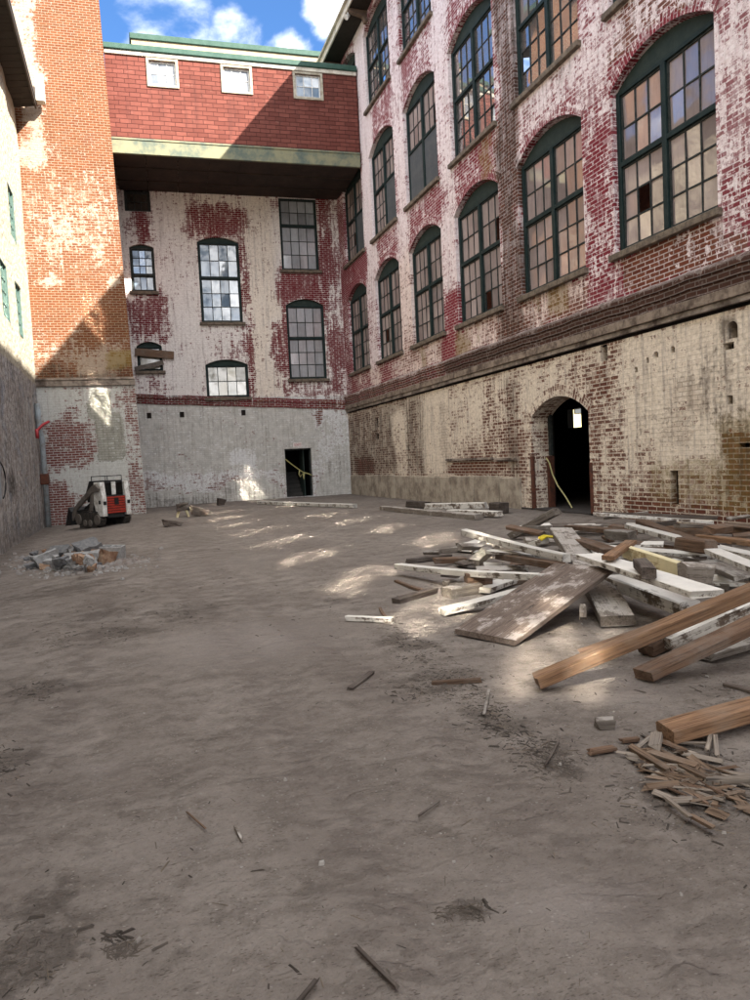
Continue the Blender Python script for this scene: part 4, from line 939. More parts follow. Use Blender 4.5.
# the big front timbers
tim((537, 681, .06), (750, 592, .6), .13, .085, 'w_orange', 'long orange-brown beam leaning up across the front of the heap', 1.35, cat='beam', name='beam')
tim((645, 674, .05), (752, 624, .28), .17, .07, 'w_brown', 'brown plank with white paint specks, lying just below the long orange beam', 1.5)
tim((665, 733, .055), (752, 709, .1), .16, .08, 'w_orange', 'nearest thick beam with whitened end, beside the splinter heap', 1.6, cat='beam', name='beam')
tim((664, 642, .1), (755, 603, .3), .15, .1, 'w_flake', 'white-topped dark beam between the long orange beam and the brown plank', 1.4, cat='beam', name='beam')
tim((704, 655, .05), (755, 640, .07), .16, .05, 'w_grey', 'grey-white plank lying flat under the brown plank at the right edge', 1.4)
tim((583, 654, .07), (672, 622, .26), .1, .06, 'w_brown', 'short brown batten showing behind the near end of the long orange beam')
tim((645, 650, .05), (690, 628, .12), .14, .09, 'w_brown', 'brown beam stub tucked under the long orange beam', cat='beam', name='beam')
# broad board and the thick plank under it
tim((484, 637, .03), (584, 567, .42), .68, .045, 'w_door', 'broad dark scuffed board with a knot hole, sloping on the heap', cat='board', name='board')
tim((618, 621, .06), (561, 531, .5), .3, .1, 'w_grey', 'thick grey weathered plank running out from under the broad dark board', segs=9)
# white boards of the heap
tim((464, 532, .45), (566, 558, .38), .11, .09, 'w_white', 'long white plank resting on the heap, pointing to the far doorway', bow=-.02)
tim((398, 566, .12), (545, 577, .34), .12, .07, 'w_white', 'long white plank sticking out furthest left from the heap', bow=-.02)
tim((442, 612, .04), (522, 591, .16), .15, .06, 'w_flake', 'worn white plank low beside the broad dark board')
tim((588, 556, .5), (708, 594, .44), .26, .055, 'w_white', 'widest white board lying across the middle of the heap')
tim((612, 581, .22), (690, 609, .18), .2, .13, 'w_white', 'thick white-topped beam below the widest white board', cat='beam', name='beam')
tim((625, 551, .5), (684, 571, .5), .07, .13, 'w_cream', 'sunlit yellowish plank standing on edge behind the widest white board')  # yellow sunlight on this plank is put into its cream colour
tim((608, 558, .56), (631, 542, .56), .12, .045, 'w_orange', 'short orange offcut lying on top of the heap', cat='offcut', name='offcut')
tim((683, 573, .5), (709, 574, .48), .2, .17, 'w_grey', 'squat rough grey block at the end of the yellowish plank', cat='block', name='timber_block')
tim((640, 563, .56), (649, 573, .54), .12, .09, 'w_dark', 'small dark lump of wood on the widest white board', cat='offcut', name='offcut')
tim((630, 526, .38), (752, 556, .4), .15, .07, 'w_white', 'longest thin white plank along the back of the heap', 1.15)
tim((640, 522, .3), (712, 548, .4), .16, .1, 'w_brown', 'brown plank under the longest thin white plank')
tim((680, 543, .46), (712, 547, .46), .16, .15, 'w_brown', 'brown square beam end beside the longest thin white plank', cat='beam', name='beam')
tim((712, 551, .42), (752, 567, .4), .16, .06, 'w_white', 'white plank running out of frame behind the squat grey block', 1.5)
tim((706, 563, .38), (742, 579, .36), .14, .05, 'w_grey', 'pale grey plank between the squat grey block and the long orange beam')
tim((642, 544, .5), (663, 544, .5), .3, .03, 'w_white', 'small white square panel lying flat on the heap', cat='panel', name='panel')
tim((574, 539, .42), (612, 552, .46), .18, .07, 'w_brown', 'brown plank crossing behind the head of the thick grey plank')
tim((570, 527, .3), (631, 533, .42), .2, .07, 'w_brown', 'wide brown plank at the back of the heap near the arched doorway')
tim((610, 534, .42), (632, 536, .42), .18, .13, 'w_grey', 'grey timber block on the end of the wide brown plank', cat='block', name='timber_block')
tim((658, 529, .12), (752, 530, .14), .22, .12, 'w_brown', 'reddish brown beam lying along the foot of the mill wall', 1.5, cat='beam', name='beam')
tim((700, 537, .22), (752, 543, .22), .16, .08, 'w_orange', 'orange-brown plank in front of the beam at the wall foot', 1.6)
tim((512, 536, .06), (557, 511, .55), .17, .13, 'w_grey', 'grey beam propped up in front of the arched doorway', cat='beam', name='beam')
# low left end of the heap
tim((447, 593, .06), (477, 587, .07), .22, .12, 'w_grey', 'stubby grey block at the left end of the heap', cat='block', name='timber_block')
tim((466, 582, .13), (491, 580, .13), .18, .22, 'w_brown', 'upright brown block under the furthest-left white plank', cat='block', name='timber_block')
tim((484, 590, .06), (510, 580, .08), .2, .06, 'w_flake', 'small worn white offcut beside the upright brown block', cat='offcut', name='offcut')
tim((466, 548, .1), (485, 541, .12), .22, .12, 'w_flake', 'pale block at the back left of the heap', cat='block', name='timber_block')
tim((474, 563, .1), (494, 545, .25), .18, .1, 'w_grey', 'grey offcut leaning between two white planks', cat='offcut', name='offcut')
tim((396, 601, .03), (434, 590, .035), .12, .06, 'w_dark', 'dark grey batten on the ground left of the heap', cat='batten', name='batten')
tim((396, 581, .02), (428, 592, .03), .05, .03, 'w_brown', 'thin brown stick crossing in front of the dark grey batten', cat='stick', name='stick')
tim((346, 618, .03), (392, 620, .03), .07, .05, 'w_flake', 'pale split stick lying alone furthest left of the heap', cat='stick', name='stick')
tim((380, 608, .02), (387, 619, .02), .03, .02, 'w_brown', 'tiny twig beside the pale split stick', cat='stick', name='stick')
tim((407, 561, .04), (450, 556, .06), .1, .06, 'w_dark', 'thin dark batten behind the furthest-left white plank', cat='batten', name='batten')
tim((583, 619, .1), (583, 606, .2), .06, .06, 'w_grey', 'small upright stub under the broad dark board', cat='offcut', name='offcut')
tim((500, 556, .2), (560, 566, .3), .14, .08, 'w_brown', 'brown plank between the two long white planks')
tim((520, 548, .26), (545, 541, .4), .12, .07, 'w_flake', 'flaking batten next to the yellow strapping', cat='batten', name='batten')
# along the mill wall and the far wall
tim((383, 508, .07), (479, 517, .07), .24, .14, 'w_grey', 'long dark grey beam lying on the ground along the mill wall', cat='beam', name='beam')
tim((427, 506.5, .22), (486, 505.5, .24), .22, .17, 'w_flake', 'pale heavy beam stacked behind the long dark grey beam', cat='beam', name='beam')
tim((408, 504, .12), (428, 505, .12), .2, .2, 'w_dark', 'short dark beam at the far end of the pale heavy beam', cat='beam', name='beam')
tim((450, 512, .1), (500, 514, .1), .2, .14, 'w_flake', 'pale plank on the ground before the concrete plinth')
tim((494, 507, .15), (504, 508, .15), .3, .26, 'w_dark', 'dark block of wood against the plinth beside the doorway', cat='block', name='timber_block')
tim((259, 502.5, .08), (355, 506, .08), .2, .13, 'w_white', 'long white timber lying on the ground before the far doorway', cat='beam', name='beam')
# fill: small pieces jumbled through the heap, told apart by nothing
rr = random.Random(21)
kinds = ('w_dark', 'w_grey', 'w_brown', 'w_grey', 'w_flake', 'w_brown', 'w_flake')
FILL = {'w_dark': 'short dark weathered scrap jumbled inside the timber heap', 'w_brown': 'short brown scrap jumbled inside the timber heap', 'w_grey': 'short grey scrap jumbled inside the timber heap', 'w_flake': 'short flaking painted scrap jumbled inside the timber heap'}
for i in range(62):
    t = rr.random()
    if i < 42: px, py = rr.uniform(480, 760), 0; lo, hi = 530 + max(0, 560 - px) * .25, 585 + max(0, px - 590) * .25; py = rr.uniform(lo, hi)
    else: px, py = rr.uniform(430, 520), rr.uniform(548, 590)
    h = rr.uniform(.03, .34) if i < 42 else rr.uniform(.02, .08)
    c = G(px, py, 0); a = rr.gauss(-.55, .6); L = rr.choice((rr.uniform(.3, .9), rr.uniform(.8, 2.2))) if i < 42 else rr.uniform(.2, .6)
    dv = Vector((math.cos(a), math.sin(a), rr.uniform(-.12, .12))) * L / 2
    k = rr.choice(kinds); zc = c.z + h
    lift = max(0, abs(dv.z) + .04 - h)
    p = Vector((c.x, c.y, zc + lift))
    plank('timber_scrap', p - dv, p + dv, rr.uniform(.06, .2), rr.uniform(.03, .09), k, FILL[k], 'scrap', FILL[k].replace('scrap', 'scraps'), rr.uniform(-.4, .4), seed=i, segs=3)
# ground pieces in the open
def gstick(a, b, w, t, mat, label, name='stick', cat='stick', h=.015, segs=5):
    return plank(name, G(*a, h), G(*b, h), w, t, mat, label, cat, segs=segs, jag=.006)
gstick((350, 689), (372, 672), .05, .02, 'w_dark', 'flat dark strip of bark lying alone in the middle of the yard', 'bark_strip', 'bark')
gstick((432, 683), (481, 680), .035, .03, 'w_brown', 'forked brown branch lying left of the sunlit patch', 'branch', 'branch')
gstick((357, 947), (396, 986), .012, .01, 'w_dark', 'thin dark stick in the foreground, longest of the three near the bottom edge')
gstick((298, 1002), (316, 980), .013, .01, 'w_dark', 'short dark stick cut off by the bottom edge of the photo')
gstick((418, 816), (440, 800), .012, .008, 'w_dark', 'short dark stick lying alone in the foreground middle')
gstick((725, 684), (752, 691), .05, .02, 'w_dark', 'dark splinter at the right edge below the brown plank')
gstick((590, 752), (613, 748), .045, .02, 'w_brown', 'flat brown chip below the small cube offcut', 'wood_chip', 'chip')
gstick((621, 741), (637, 739), .03, .02, 'w_brown', 'small brown chip left of the splinter heap', 'wood_chip', 'chip')
gstick((597, 724), (613, 723), .06, .06, 'w_grey', 'small cube-like offcut lying alone on bare dirt', 'offcut', 'offcut', h=.03, segs=1)
gstick((484, 715), (489, 690), .02, .015, 'w_grey', 'pale grey stick upright among mulch left of the sunlit patch')
gstick((545, 765), (558, 742), .012, .01, 'w_dark', 'dark twig in the mulch left of the splinter heap', 'twig', 'twig')
gstick((235, 826), (242, 840), .012, .01, 'w_grey', 'thin pale twig on bare dirt, left foreground', 'twig', 'twig')
gstick((187, 812), (205, 828), .007, .006, 'w_brown', 'thin brown twig farthest left in the foreground', 'twig', 'twig')
# splinter heap
sp_mid = G(690, 785)
for i, (a, b, w, t, m, lab) in enumerate((
    ((632, 748), (668, 770), .035, .03, 'w_split', 'long brown splinter on the left rim of the splinter heap'),
    ((650, 752), (697, 766), .045, .015, 'w_split', 'broad orange sliver on top of the splinter heap'),
    ((682, 766), (715, 782), .035, .018, 'w_split', 'curved orange sliver at the middle of the splinter heap'),
    ((665, 797), (690, 817), .022, .014, 'w_splitgrey', 'grey splinter on the lower rim of the splinter heap'),
    ((690, 815), (712, 827), .022, .014, 'w_split', 'brown splinter at the lowest tip of the splinter heap'),
    ((706, 782), (752, 779), .04, .03, 'w_splitgrey', 'long grey splinter at the right of the splinter heap'),
    ((637, 748), (657, 732), .022, .014, 'w_splitgrey', 'grey splinter leaning toward the nearest thick beam'),
    ((707, 750), (711, 734), .022, .015, 'w_splitgrey', 'pale slat beside the nearest thick beam, left of a pair'),
    ((717, 756), (715, 735), .022, .014, 'w_splitgrey', 'pale slat beside the nearest thick beam, right of a pair'),
    ((654, 748), (657, 734), .06, .03, 'w_splitgrey', 'whitish chip under the end of the nearest thick beam'))):
    plank('splinter', G(*a, .03), G(*b, .035), w, t, m, lab, 'splinter', 'splinters beside the nearest beam', seed=300 + i, segs=4, jag=.008, tilt=rr.uniform(-.3, .3))
SPL = {'w_brown': 'loose reddish splinter in the splinter heap', 'w_split': 'loose brown splinter in the splinter heap', 'w_splitgrey': 'loose grey splinter in the splinter heap', 'w_dark': 'loose dark splinter in the splinter heap'}
for i in range(115):
    t = rr.random(); px = 648 + 82 * t + rr.gauss(0, 13); py = 752 + 58 * t + rr.gauss(0, 12) - (10 if px > 700 else 0)
    if px > 790: continue
    c = G(px, py, 0); ang = rr.gauss(-1.15, .5); L = rr.choice((rr.uniform(.03, .1), rr.uniform(.08, .26))); z = c.z + rr.uniform(.006, .022)
    dv = Vector((math.cos(ang), math.sin(ang), rr.uniform(-.1, .1))) * L / 2; k = rr.choice(('w_split', 'w_brown', 'w_split', 'w_splitgrey', 'w_splitgrey', 'w_dark'))
    p = Vector((c.x, c.y, z)); plank('splinter', p - dv, p + dv, rr.uniform(.012, .045), rr.uniform(.005, .012), k, SPL[k], 'splinter', SPL[k] + 's', rr.uniform(-.6, .6), seed=500 + i, segs=2, jag=.012)

# fine litter that nobody could count
def litter(name, n, spots, size, mat, flat=True, share=.66, thin=1.0, reach=26):
    bm = bmesh.new(); r = random.Random(len(name))
    for i in range(n):
        if r.random() < share:
            px, py, sx, sy = r.choice(spots); p = G(px + r.gauss(0, sx), min(1040, max(500, py + r.gauss(0, sy))))
        else: 
            x, y = r.uniform(-3, 9.8), 1.2 + reach * r.random() ** 2
            if mnoise.noise(Vector((x * .8, y * .8, 5))) + .5 * mnoise.noise(Vector((x * 3, y * 3, 7))) < r.uniform(-.5, .5): continue
            p = Vector((x, y, gz(x, y)))
        if p.x < XL + .1 or p.x > XR - .1 or p.y > 33.8: continue
        p.z = gz(p.x, p.y) + relief(p.x, p.y)
        L = size * r.uniform(.3, 1.0) * (1.0 if r.random() < .85 else 2.2); w = L * r.uniform(.1, .3) * thin if flat else L * r.uniform(.6, 1); h = w * r.uniform(.3, .7); a = r.uniform(0, 6.28)
        ca_, sa_ = math.cos(a), math.sin(a)
        q = []
        for (u, v_, z) in ((-L, -w, 0), (L, -w*.5, 0), (L*.9, w, 0), (-L*.8, w*.8, 0), (-L*.7, -w*.4, h), (L*.7, -w*.3, h*.8), (L*.6, w*.5, h), (-L*.6, w*.4, h*.7)):
            q.append(bm.verts.new((p.x + (u*ca_ - v_*sa_) / 2, p.y + (u*sa_ + v_*ca_) / 2, p.z + z - .001)))
        for f in ((4,5,6,7),(0,1,5,4),(1,2,6,5),(2,3,7,6),(3,0,4,7)): bm.faces.new([q[k] for k in f])
    o = link(name, bm, mat); return tag(o, kind='stuff')
spots = [(25, 955, 25, 25), (120, 950, 12, 8), (480, 712, 20, 22), (548, 757, 18, 14), (430, 682, 40, 8), (400, 645, 40, 14), (330, 600, 50, 18), (5, 765, 10, 14), (95, 612, 50, 10), (690, 790, 45, 25), (600, 680, 60, 25), (465, 912, 14, 5), (520, 600, 60, 30), (300, 530, 90, 14), (120, 555, 60, 14), (720, 690, 30, 14)]
spots += [(690, 785, 45, 26)] * 4 + [(px, py, 13, 7) for px, py in ((395, 633), (412, 645), (430, 660), (452, 677), (470, 692), (488, 712), (503, 728), (545, 757), (410, 690), (440, 689), (530, 745), (560, 765), (120, 632), (180, 612), (40, 690), (300, 545), (220, 575), (60, 640))]
litter('wood_litter', 11000, spots, .03, plain('litter_wood', (.03,.024,.02), .9, scale=1.5, c2=(.1,.082,.068)))
litter('straw_litter', 9000, spots, .045, plain('litter_straw', (.17,.135,.1), .9, scale=1.5, c2=(.06,.048,.04)), share=.3, thin=.35, reach=9)
litter('rubble_dust', 1600, [(78, 562, 30, 5), (60, 566, 26, 5), (95, 560, 22, 5)], .07, plain('rubble_crumbs', (.3,.29,.28), .95, scale=1.5, c2=(.2,.16,.14)), flat=False, share=1.0)
litter('gravel', 3500, spots, .013, share=.0, reach=12, mat= plain('gravel_stone', (.2,.18,.16), .9, scale=2, c2=(.34,.32,.295)), flat=False)

# broken concrete blocks
MAT['cmu'] = plain('grey_block_concrete', (.36,.355,.35), .95, scale=14, c2=(.22,.22,.215), bumpd=.01)
MAT['cmu_dark'] = plain('dark_block_concrete', (.12,.12,.125), .95, scale=14, c2=(.2,.2,.2), bumpd=.01)
MAT['cmu_rust'] = plain('rust_stained_concrete', (.36,.25,.17), .95, scale=9, c2=(.2,.1,.06), bumpd=.01)
def chunk(px, py, h, size, mat, label, group='broken concrete blocks on the dirt', rz=0.0, rx=0.0, seed=0, name='concrete_chunk', cat='rubble'):
    r = random.Random(seed); bm = bmesh.new(); bmesh.ops.create_cube(bm, size=1); bmesh.ops.subdivide_edges(bm, edges=bm.edges[:], cuts=2, use_grid_fill=True)
    for vv in bm.verts:
        vv.co += Vector((r.uniform(-.07, .07), r.uniform(-.07, .07), r.uniform(-.07, .07)))
        vv.co.x *= size[0] * (1 + .25 * vv.co.z); vv.co.y *= size[1] * (1 - .2 * vv.co.x); vv.co.z *= size[2]
    o = link(name, bm, mat); p = G(px, py, h); o.location = p; o.rotation_euler = (rx, r.uniform(-.3, .3), rz); return tag(o, label, cat, group)
chunk(47, 559, .16, (.42, .25, .26), MAT['cmu'], 'pale concrete block at the left end of the rubble', rz=.3, seed=1)
chunk(83, 560, .15, (.5, .12, .3), MAT['cmu'], 'flat pale concrete slab facing forward in the rubble', rz=.15, rx=-.5, seed=2)
chunk(88, 549, .28, (.4, .3, .26), MAT['cmu_dark'], 'dark concrete block perched on top of the rubble', rz=.5, rx=.4, seed=3)
chunk(104, 558, .1, (.34, .28, .28), MAT['cmu_rust'], 'rust-stained concrete lump at the right of the rubble', rz=.8, seed=4)
chunk(60, 553, .2, (.4, .22, .24), MAT['cmu_dark'], 'dark tilted block behind the pale left block in the rubble', rz=-.4, rx=.7, seed=5)
chunk(35, 565, .06, (.34, .24, .12), MAT['cmu_dark'], 'low dark slab at the far left edge of the rubble', rz=.2, seed=6)
chunk(49, 563, .1, (.18, .16, .14), MAT['cmu'], 'small pale lump before the pale left block', rz=1.2, seed=7)
# a hollow block
hb = bmesh.new()
for x0, x1, y0, y1 in ((-.22, .22, -.11, -.075), (-.22, .22, .075, .11), (-.22, -.18, -.075, .075), (-.02, .02, -.075, .075), (.18, .22, -.075, .075)): box(hb, x0, x1, y0, y1, 0, .26)
bevel(hb, .008); o = link('hollow_block', hb, MAT['cmu']); p = G(113, 560, .0); o.location = (p.x, p.y, p.z + .02); o.rotation_euler = (.1, .05, -.35); tag(o, 'whole hollow concrete block standing at the right of the rubble', 'block')
CK = {'cmu_rust': 'small rusty brown broken piece in the concrete rubble', 'cmu': 'small pale broken piece in the concrete rubble', 'cmu_dark': 'small dark broken piece in the concrete rubble'}
for i in range(64):
    px = rr.gauss(78, 24); py = rr.uniform(550, 569); k = rr.choice(('cmu', 'cmu_dark', 'cmu', 'cmu', 'cmu_dark', 'cmu_rust')); sz = rr.uniform(.06, .24)
    chunk(px, py, rr.uniform(.03, .3 if 50 < px < 100 else .06) if py < 562 else .04, (sz, sz * rr.uniform(.5, .9), sz * rr.uniform(.4, .8)), MAT[k], CK[k], CK[k].replace('piece', 'pieces'), rr.uniform(0, 3), rr.uniform(-.5, .5), 40 + i)
# dark odds and ends by the far wall
o = chunk(172, 523.5, .08, (.5, .36, .16), MAT['w_dark'], 'low dark flat piece on the dirt, nearest of the three by the far wall', None, .1, 0, 90, 'scrap_piece', 'scrap')
o = chunk(199, 512, .15, (.55, .34, .3), MAT['w_dark'], 'dark rounded lump on the dirt beside the splayed stump', None, .2, .1, 91, 'scrap_piece', 'scrap')
o = chunk(221, 502.5, .12, (.3, .26, .3), MAT['w_dark'], 'small dark lump against the foot of the far wall', None, .2, 0, 92, 'scrap_piece', 'scrap')
stp = empty('stump', G(183, 517), 'dark splayed stump with pale legs on the dirt near far wall', 'stump')
q = bmesh.new(); box(q, -.2, .2, -.17, .17, .2, .46); bmesh.ops.subdivide_edges(q, edges=q.edges[:], cuts=1, use_grid_fill=True)
for vv in q.verts: vv.co += Vector((rr.uniform(-.04, .04), rr.uniform(-.04, .04), rr.uniform(-.03, .05)))
link('body', q, MAT['w_dark'], stp)
for sx, sy in ((-1, -1), (1, -1), (-1, 1), (1, 1)):
    q = bmesh.new(); tube(q, [(sx * .12, sy * .1, .24), (sx * .2, sy * .16, -.02)], [.045, .035], 6); link('leg', q, MAT['w_cream'], stp)

# ================================================================== SKID STEER LOADER
sk = empty('skid_steer', G(104, 525.5), 'small white and red tracked skid steer loader parked by the brick tower', 'loader', rz=0)
FWD = Vector((-.52, .85, 0)); sk.rotation_euler = (0, 0, math.atan2(FWD.y, FWD.x)); sk.location.z = gz(sk.location.x, sk.location.y); sk.scale = (.83, .83, .83)
MAT['sk_white'] = plain('loader_white', (.78,.78,.76), .45, scale=6, c2=(.4,.37,.33))
MAT['sk_red'] = plain('loader_red', (.4,.04,.025), .5, scale=5, c2=(.24,.03,.02))
MAT['sk_black'] = plain('loader_black', (.014,.014,.015), .6, scale=5)
MAT['sk_glass'] = plain('loader_glass', (.006,.007,.008), .1, scale=2, bumpd=.0005)
MAT['sk_grey'] = plain('loader_steel', (.17,.15,.13), .6, scale=5, c2=(.1,.085,.075))
MAT['track'] = plain('rubber_track', (.022,.021,.02), .9, scale=9, c2=(.07,.06,.05), bumpd=.01)
def part(name, mat, parent=sk, bev=.015): 
    global q
    bevel(q, bev); return link(name, q, MAT[mat], parent)
q = bmesh.new(); prism(q, [(-1.02, .34), (.75, .34), (.85, .7), (.3, .95), (-.95, .95)], 'y', -.36, .36); part('chassis', 'sk_black')
for sgn in (-1, 1):       # tracks with lugs and wheels
    q = bmesh.new(); y0, y1 = (.38, .66) if sgn > 0 else (-.66, -.38)
    pts = [(-.95, .3), (-.82, .06), (-.62, 0), (.62, 0), (.84, .1), (.95, .34), (.8, .52), (.2, .62), (-.7, .56)]
    prism(q, pts, 'y', y0, y1); tr = part('track', 'track', bev=.03)
    q = bmesh.new()
    for k in range(15): x = -.62 + k * .09; box(q, x - .02, x + .02, y0 - .01, y1 + .01, -.03, .02)
    for k in range(12): t = k / 11; x = -.68 + 1.4 * t; z = .57 + (.05 * math.sin(math.pi * t)); box(q, x - .02, x + .02, y0 - .01, y1 + .01, z, z + .045)
    link('tread', q, MAT['track'], tr)
    for x, r_ in ((-.72, .2), (.7, .22), (-.2, .13), (.2, .13)):
        q = bmesh.new(); yy = y1 + .005 if sgn > 0 else y0 - .005
        tube(q, [(x, yy - .03, .3 if r_ > .15 else .16), (x, yy + .03, .3 if r_ > .15 else .16)], r_, 16); part('wheel', 'sk_grey', tr, .01)
q = bmesh.new(); box(q, -1.03, -.97, -.4, .4, .5, 1.2); rear_door = part('tailgate', 'sk_black')
q = bmesh.new()
for k in range(7): box(q, -1.065, -1.031, -.38, .38, .53 + k * .095, .598 + k * .095)
link('grille', q, MAT['sk_red'], rear_door)
q = bmesh.new(); box(q, -1.075, -1.03, -.09, .09, .84, 1.12); link('badge_plate', q, MAT['sk_black'], rear_door)
for sgn in (-1, 1):       # white rear uprights
    q = bmesh.new(); a, b = (.41, .6) if sgn > 0 else (-.6, -.41)
    prism(q, [(-1.08, .42), (-.6, .42), (-.42, .95), (-.5, 1.74), (-.98, 1.74), (-1.08, 1.1)], 'y', a, b); up = part('upright', 'sk_white')
    q = bmesh.new(); yy = b + .002 if sgn > 0 else a - .014
    box(q, -.95, -.82, yy, yy + .012, .9, 1.04); link('vent', q, MAT['sk_black'], up)
    q = bmesh.new(); box(q, -1.1, -1.082, (a + b) / 2 - .06, (a + b) / 2 + .06, .86, 1.0); link('tail_light', q, MAT['sk_black'], up)
q = bmesh.new(); prism(q, [(-.9, .95), (.42, .95), (.5, 1.35), (.2, 1.8), (-.9, 1.8)], 'y', -.4, .4); cab = part('cab', 'sk_black')
for a, b in ((-.37, -.09), (.1, .37)):
    q = bmesh.new(); box(q, -.925, -.902, a, b, 1.25, 1.72); part('window', 'sk_glass', cab, .005)
q = bmesh.new(); box(q, -.93, -.902, -.08, .09, 1.24, 1.74); link('post', q, MAT['sk_white'], cab)
q = bmesh.new()
for yy in (-.34, .34): tube(q, [(-.95, yy, 1.8), (-.95, yy, 1.97), (.1, yy, 1.97), (.1, yy, 1.8)], .02, 6)
for x in (-.95, -.4, .1): tube(q, [(x, -.34, 1.97), (x, .34, 1.97)], .018, 6)
link('roof_rail', q, MAT['sk_black'], sk)
for sgn in (-1, 1):       # lift arms: back up high, sloping down to the bucket
    q = bmesh.new(); a, b = (.58, .68) if sgn > 0 else (-.68, -.58)
    prism(q, [(-.98, 1.5), (-.75, 1.68), (-.45, 1.6), (1.0, .78), (1.3, .34), (1.22, .2), (1.06, .3), (.84, .66), (-.5, 1.36), (-.9, 1.38)], 'y', a, b); part('lift_arm', 'sk_grey')
    q = bmesh.new(); prism(q, [(-.5, 1.4), (-.34, 1.36), (.0, .3), (-.2, .22)], 'y', a - .015, b - .03); part('link_arm', 'sk_grey')
    q = bmesh.new(); yy = (a + b) / 2; tube(q, [(-.1, yy, .7), (.8, yy, .62)], .035, 8); link('cylinder', q, MAT['sk_black'], sk)
q = bmesh.new(); prism(q, [(1.2, .06), (1.72, .02), (1.74, .05), (1.28, .12), (1.26, .58), (1.4, .74), (1.36, .78), (1.18, .6)], 'y', -.72, .72)
for yy in (-.72, .69): prism(q, [(1.21, .07), (1.7, .05), (1.4, .74), (1.22, .6)], 'y', yy, yy + .03)
part('bucket', 'sk_black', bev=.006)

# ================================================================== SMALL FIXTURES
# nailed boards over the small left window of the far wall
p = WF.P(.42, 0, -.05)
plank('board', (p.x, p.y, 7.0), (2.1, p.y - .14, 6.82), .06, .34, 'w_brown', 'brown board nailed slanting over the small window beside the tower', 'board', segs=4)
plank('board', (p.x - .05, p.y - .07, 6.22), (1.62, p.y - .16, 6.5), .05, .2, 'w_grey', 'grey board nailed low across the small window beside the tower', 'board', segs=4)
# sign over the far doorway
sg = empty('sign', WFL.P(7.57, 2.52, -.01), 'small white sign with red lettering above the far doorway', 'sign', rz=ANG)
q = bmesh.new(); box(q, -.22, .22, -.012, .0, -.11, .11); bevel(q, .003); link('plate', q, plain('sign_white', (.75,.68,.66), .6), sg)
tx = bpy.data.curves.new('lettering', 'FONT'); tx.body = 'EXIT'; tx.size = .15; tx.align_x = 'CENTER'; tx.align_y = 'CENTER'; tx.extrude = .001
to = bpy.data.objects.new('lettering', tx); COL.objects.link(to); to.parent = sg; to.location = (0, -.014, 0.0); to.rotation_euler = (R(90), 0, 0); bpy.context.view_layer.update()
lm = bpy.data.meshes.new_from_object(to); lm.materials.clear(); lm.materials.append(plain('sign_red', (.45,.05,.04), .6)); bpy.data.objects.remove(to); to = bpy.data.objects.new('lettering', lm); COL.objects.link(to); to.parent = sg; to.location = (0, -.014, 0); to.rotation_euler = (R(90), 0, 0)
# caution tape across the far doorway, and hanging in the arched doorway
MAT['tape'] = plain('yellow_tape', (.4,.37,.15), .5, scale=12, c2=(.25,.23,.1))
def ribbon(name, pts, w, label, cat='tape', mat='tape'):
    bm = bmesh.new(); pts = [Vector(p) for p in pts]; L = []
    for i, p in enumerate(pts):
        d = (pts[min(i + 1, len(pts) - 1)] - pts[max(i - 1, 0)]).normalized(); n = d.cross(Vector((.3, 1, .1))).normalized()
        L.append((bm.verts.new(p + n * w / 2), bm.verts.new(p - n * w / 2), bm.verts.new(p - n * w / 2 + Vector((.002, .003, 0))), bm.verts.new(p + n * w / 2 + Vector((.002, .003, 0)))))
    for a, b in zip(L, L[1:]):
        for k in range(4): bm.faces.new((a[k], b[k], b[(k + 1) % 4], a[(k + 1) % 4]))
    bm.faces.new(L[0]); bm.faces.new(L[-1])
    return tag(link(name, bm, MAT[mat]), label, cat)
y0 = 34.12
ribbon('caution_tape', [(6.94, y0, 1.86), (7.3, y0 + .02, 1.55), (7.62, y0 + .02, 1.3), (7.8, y0 + .03, 1.18), (8.0, y0, 1.12), (8.19, y0 - .06, 1.02)], .05, 'yellow caution tape strung slanting across the far doorway')
ribbon('caution_tape', [(7.6, y0 - .02, 1.3), (7.56, y0 - .02, 1.1), (7.62, y0 - .02, .98), (7.75, y0 - .02, 1.14), (7.78, y0 - .03, .86), (7.83, y0 - .03, 1.2)], .06, 'knotted loose end of yellow tape dangling in the far doorway')
ribbon('caution_tape', [(XR + .3, 16.72, 1.44), (XR + .32, 16.6, 1.3), (XR + .34, 16.5, 1.0), (XR + .36, 16.3, .7), (XR + .4, 16.0, .4), (XR + .4, 15.75, .14)], .035, 'yellow tape hanging down inside the arched brick doorway')
# yellow strapping in the heap
q = bmesh.new(); a = G(541, 540, .42); b = G(553, 537, .46)
for k in range(3): tube(q, [a + Vector((.0, .03 * k, .01 * k)), (a + b) / 2 + Vector((0, .04 * k, .03)), b + Vector((0, .02 * k, .0))], .018, 6)
tag(link('strapping', q, plain('yellow_strap', (.7,.55,.03), .5)), 'bright yellow strapping bundled among planks at the back of the heap', 'strap')
# red bracket lamp and pipe on the left wall
MAT['red'] = plain('red_enamel', (.45,.04,.05), .4, scale=8)
q = bmesh.new(); tube(q, [(XL - .03, 28.9, 3.25), (XL + .05, 28.9, 3.3), (XL + .22, 29.0, 3.5), (XL + .42, 29.2, 3.62)], .05, 8); tube(q, [(XL + .02, 28.9, 3.0), (XL + .02, 28.9, 3.34)], .06, 8)
tag(link('wall_bracket', q, MAT['red'], smooth=True), 'red curved bracket fixed high on the left wall', 'bracket')
dp = empty('drain_pipe', (XL + .13, 29.3, -.3), 'pale blue grey drain pipe in the corner of left wall and tower', 'pipe')
MAT['pipe'] = plain('pipe_paint', (.3,.34,.37), .7, scale=4, c2=(.2,.2,.19))
q = bmesh.new(); tube(q, [(0, 0, -.1), (0, 0, 3.3), (-.06, 0, 3.6), (-.08, 0, 4.6)], .1, 10); link('tube', q, MAT['pipe'], dp, smooth=True)
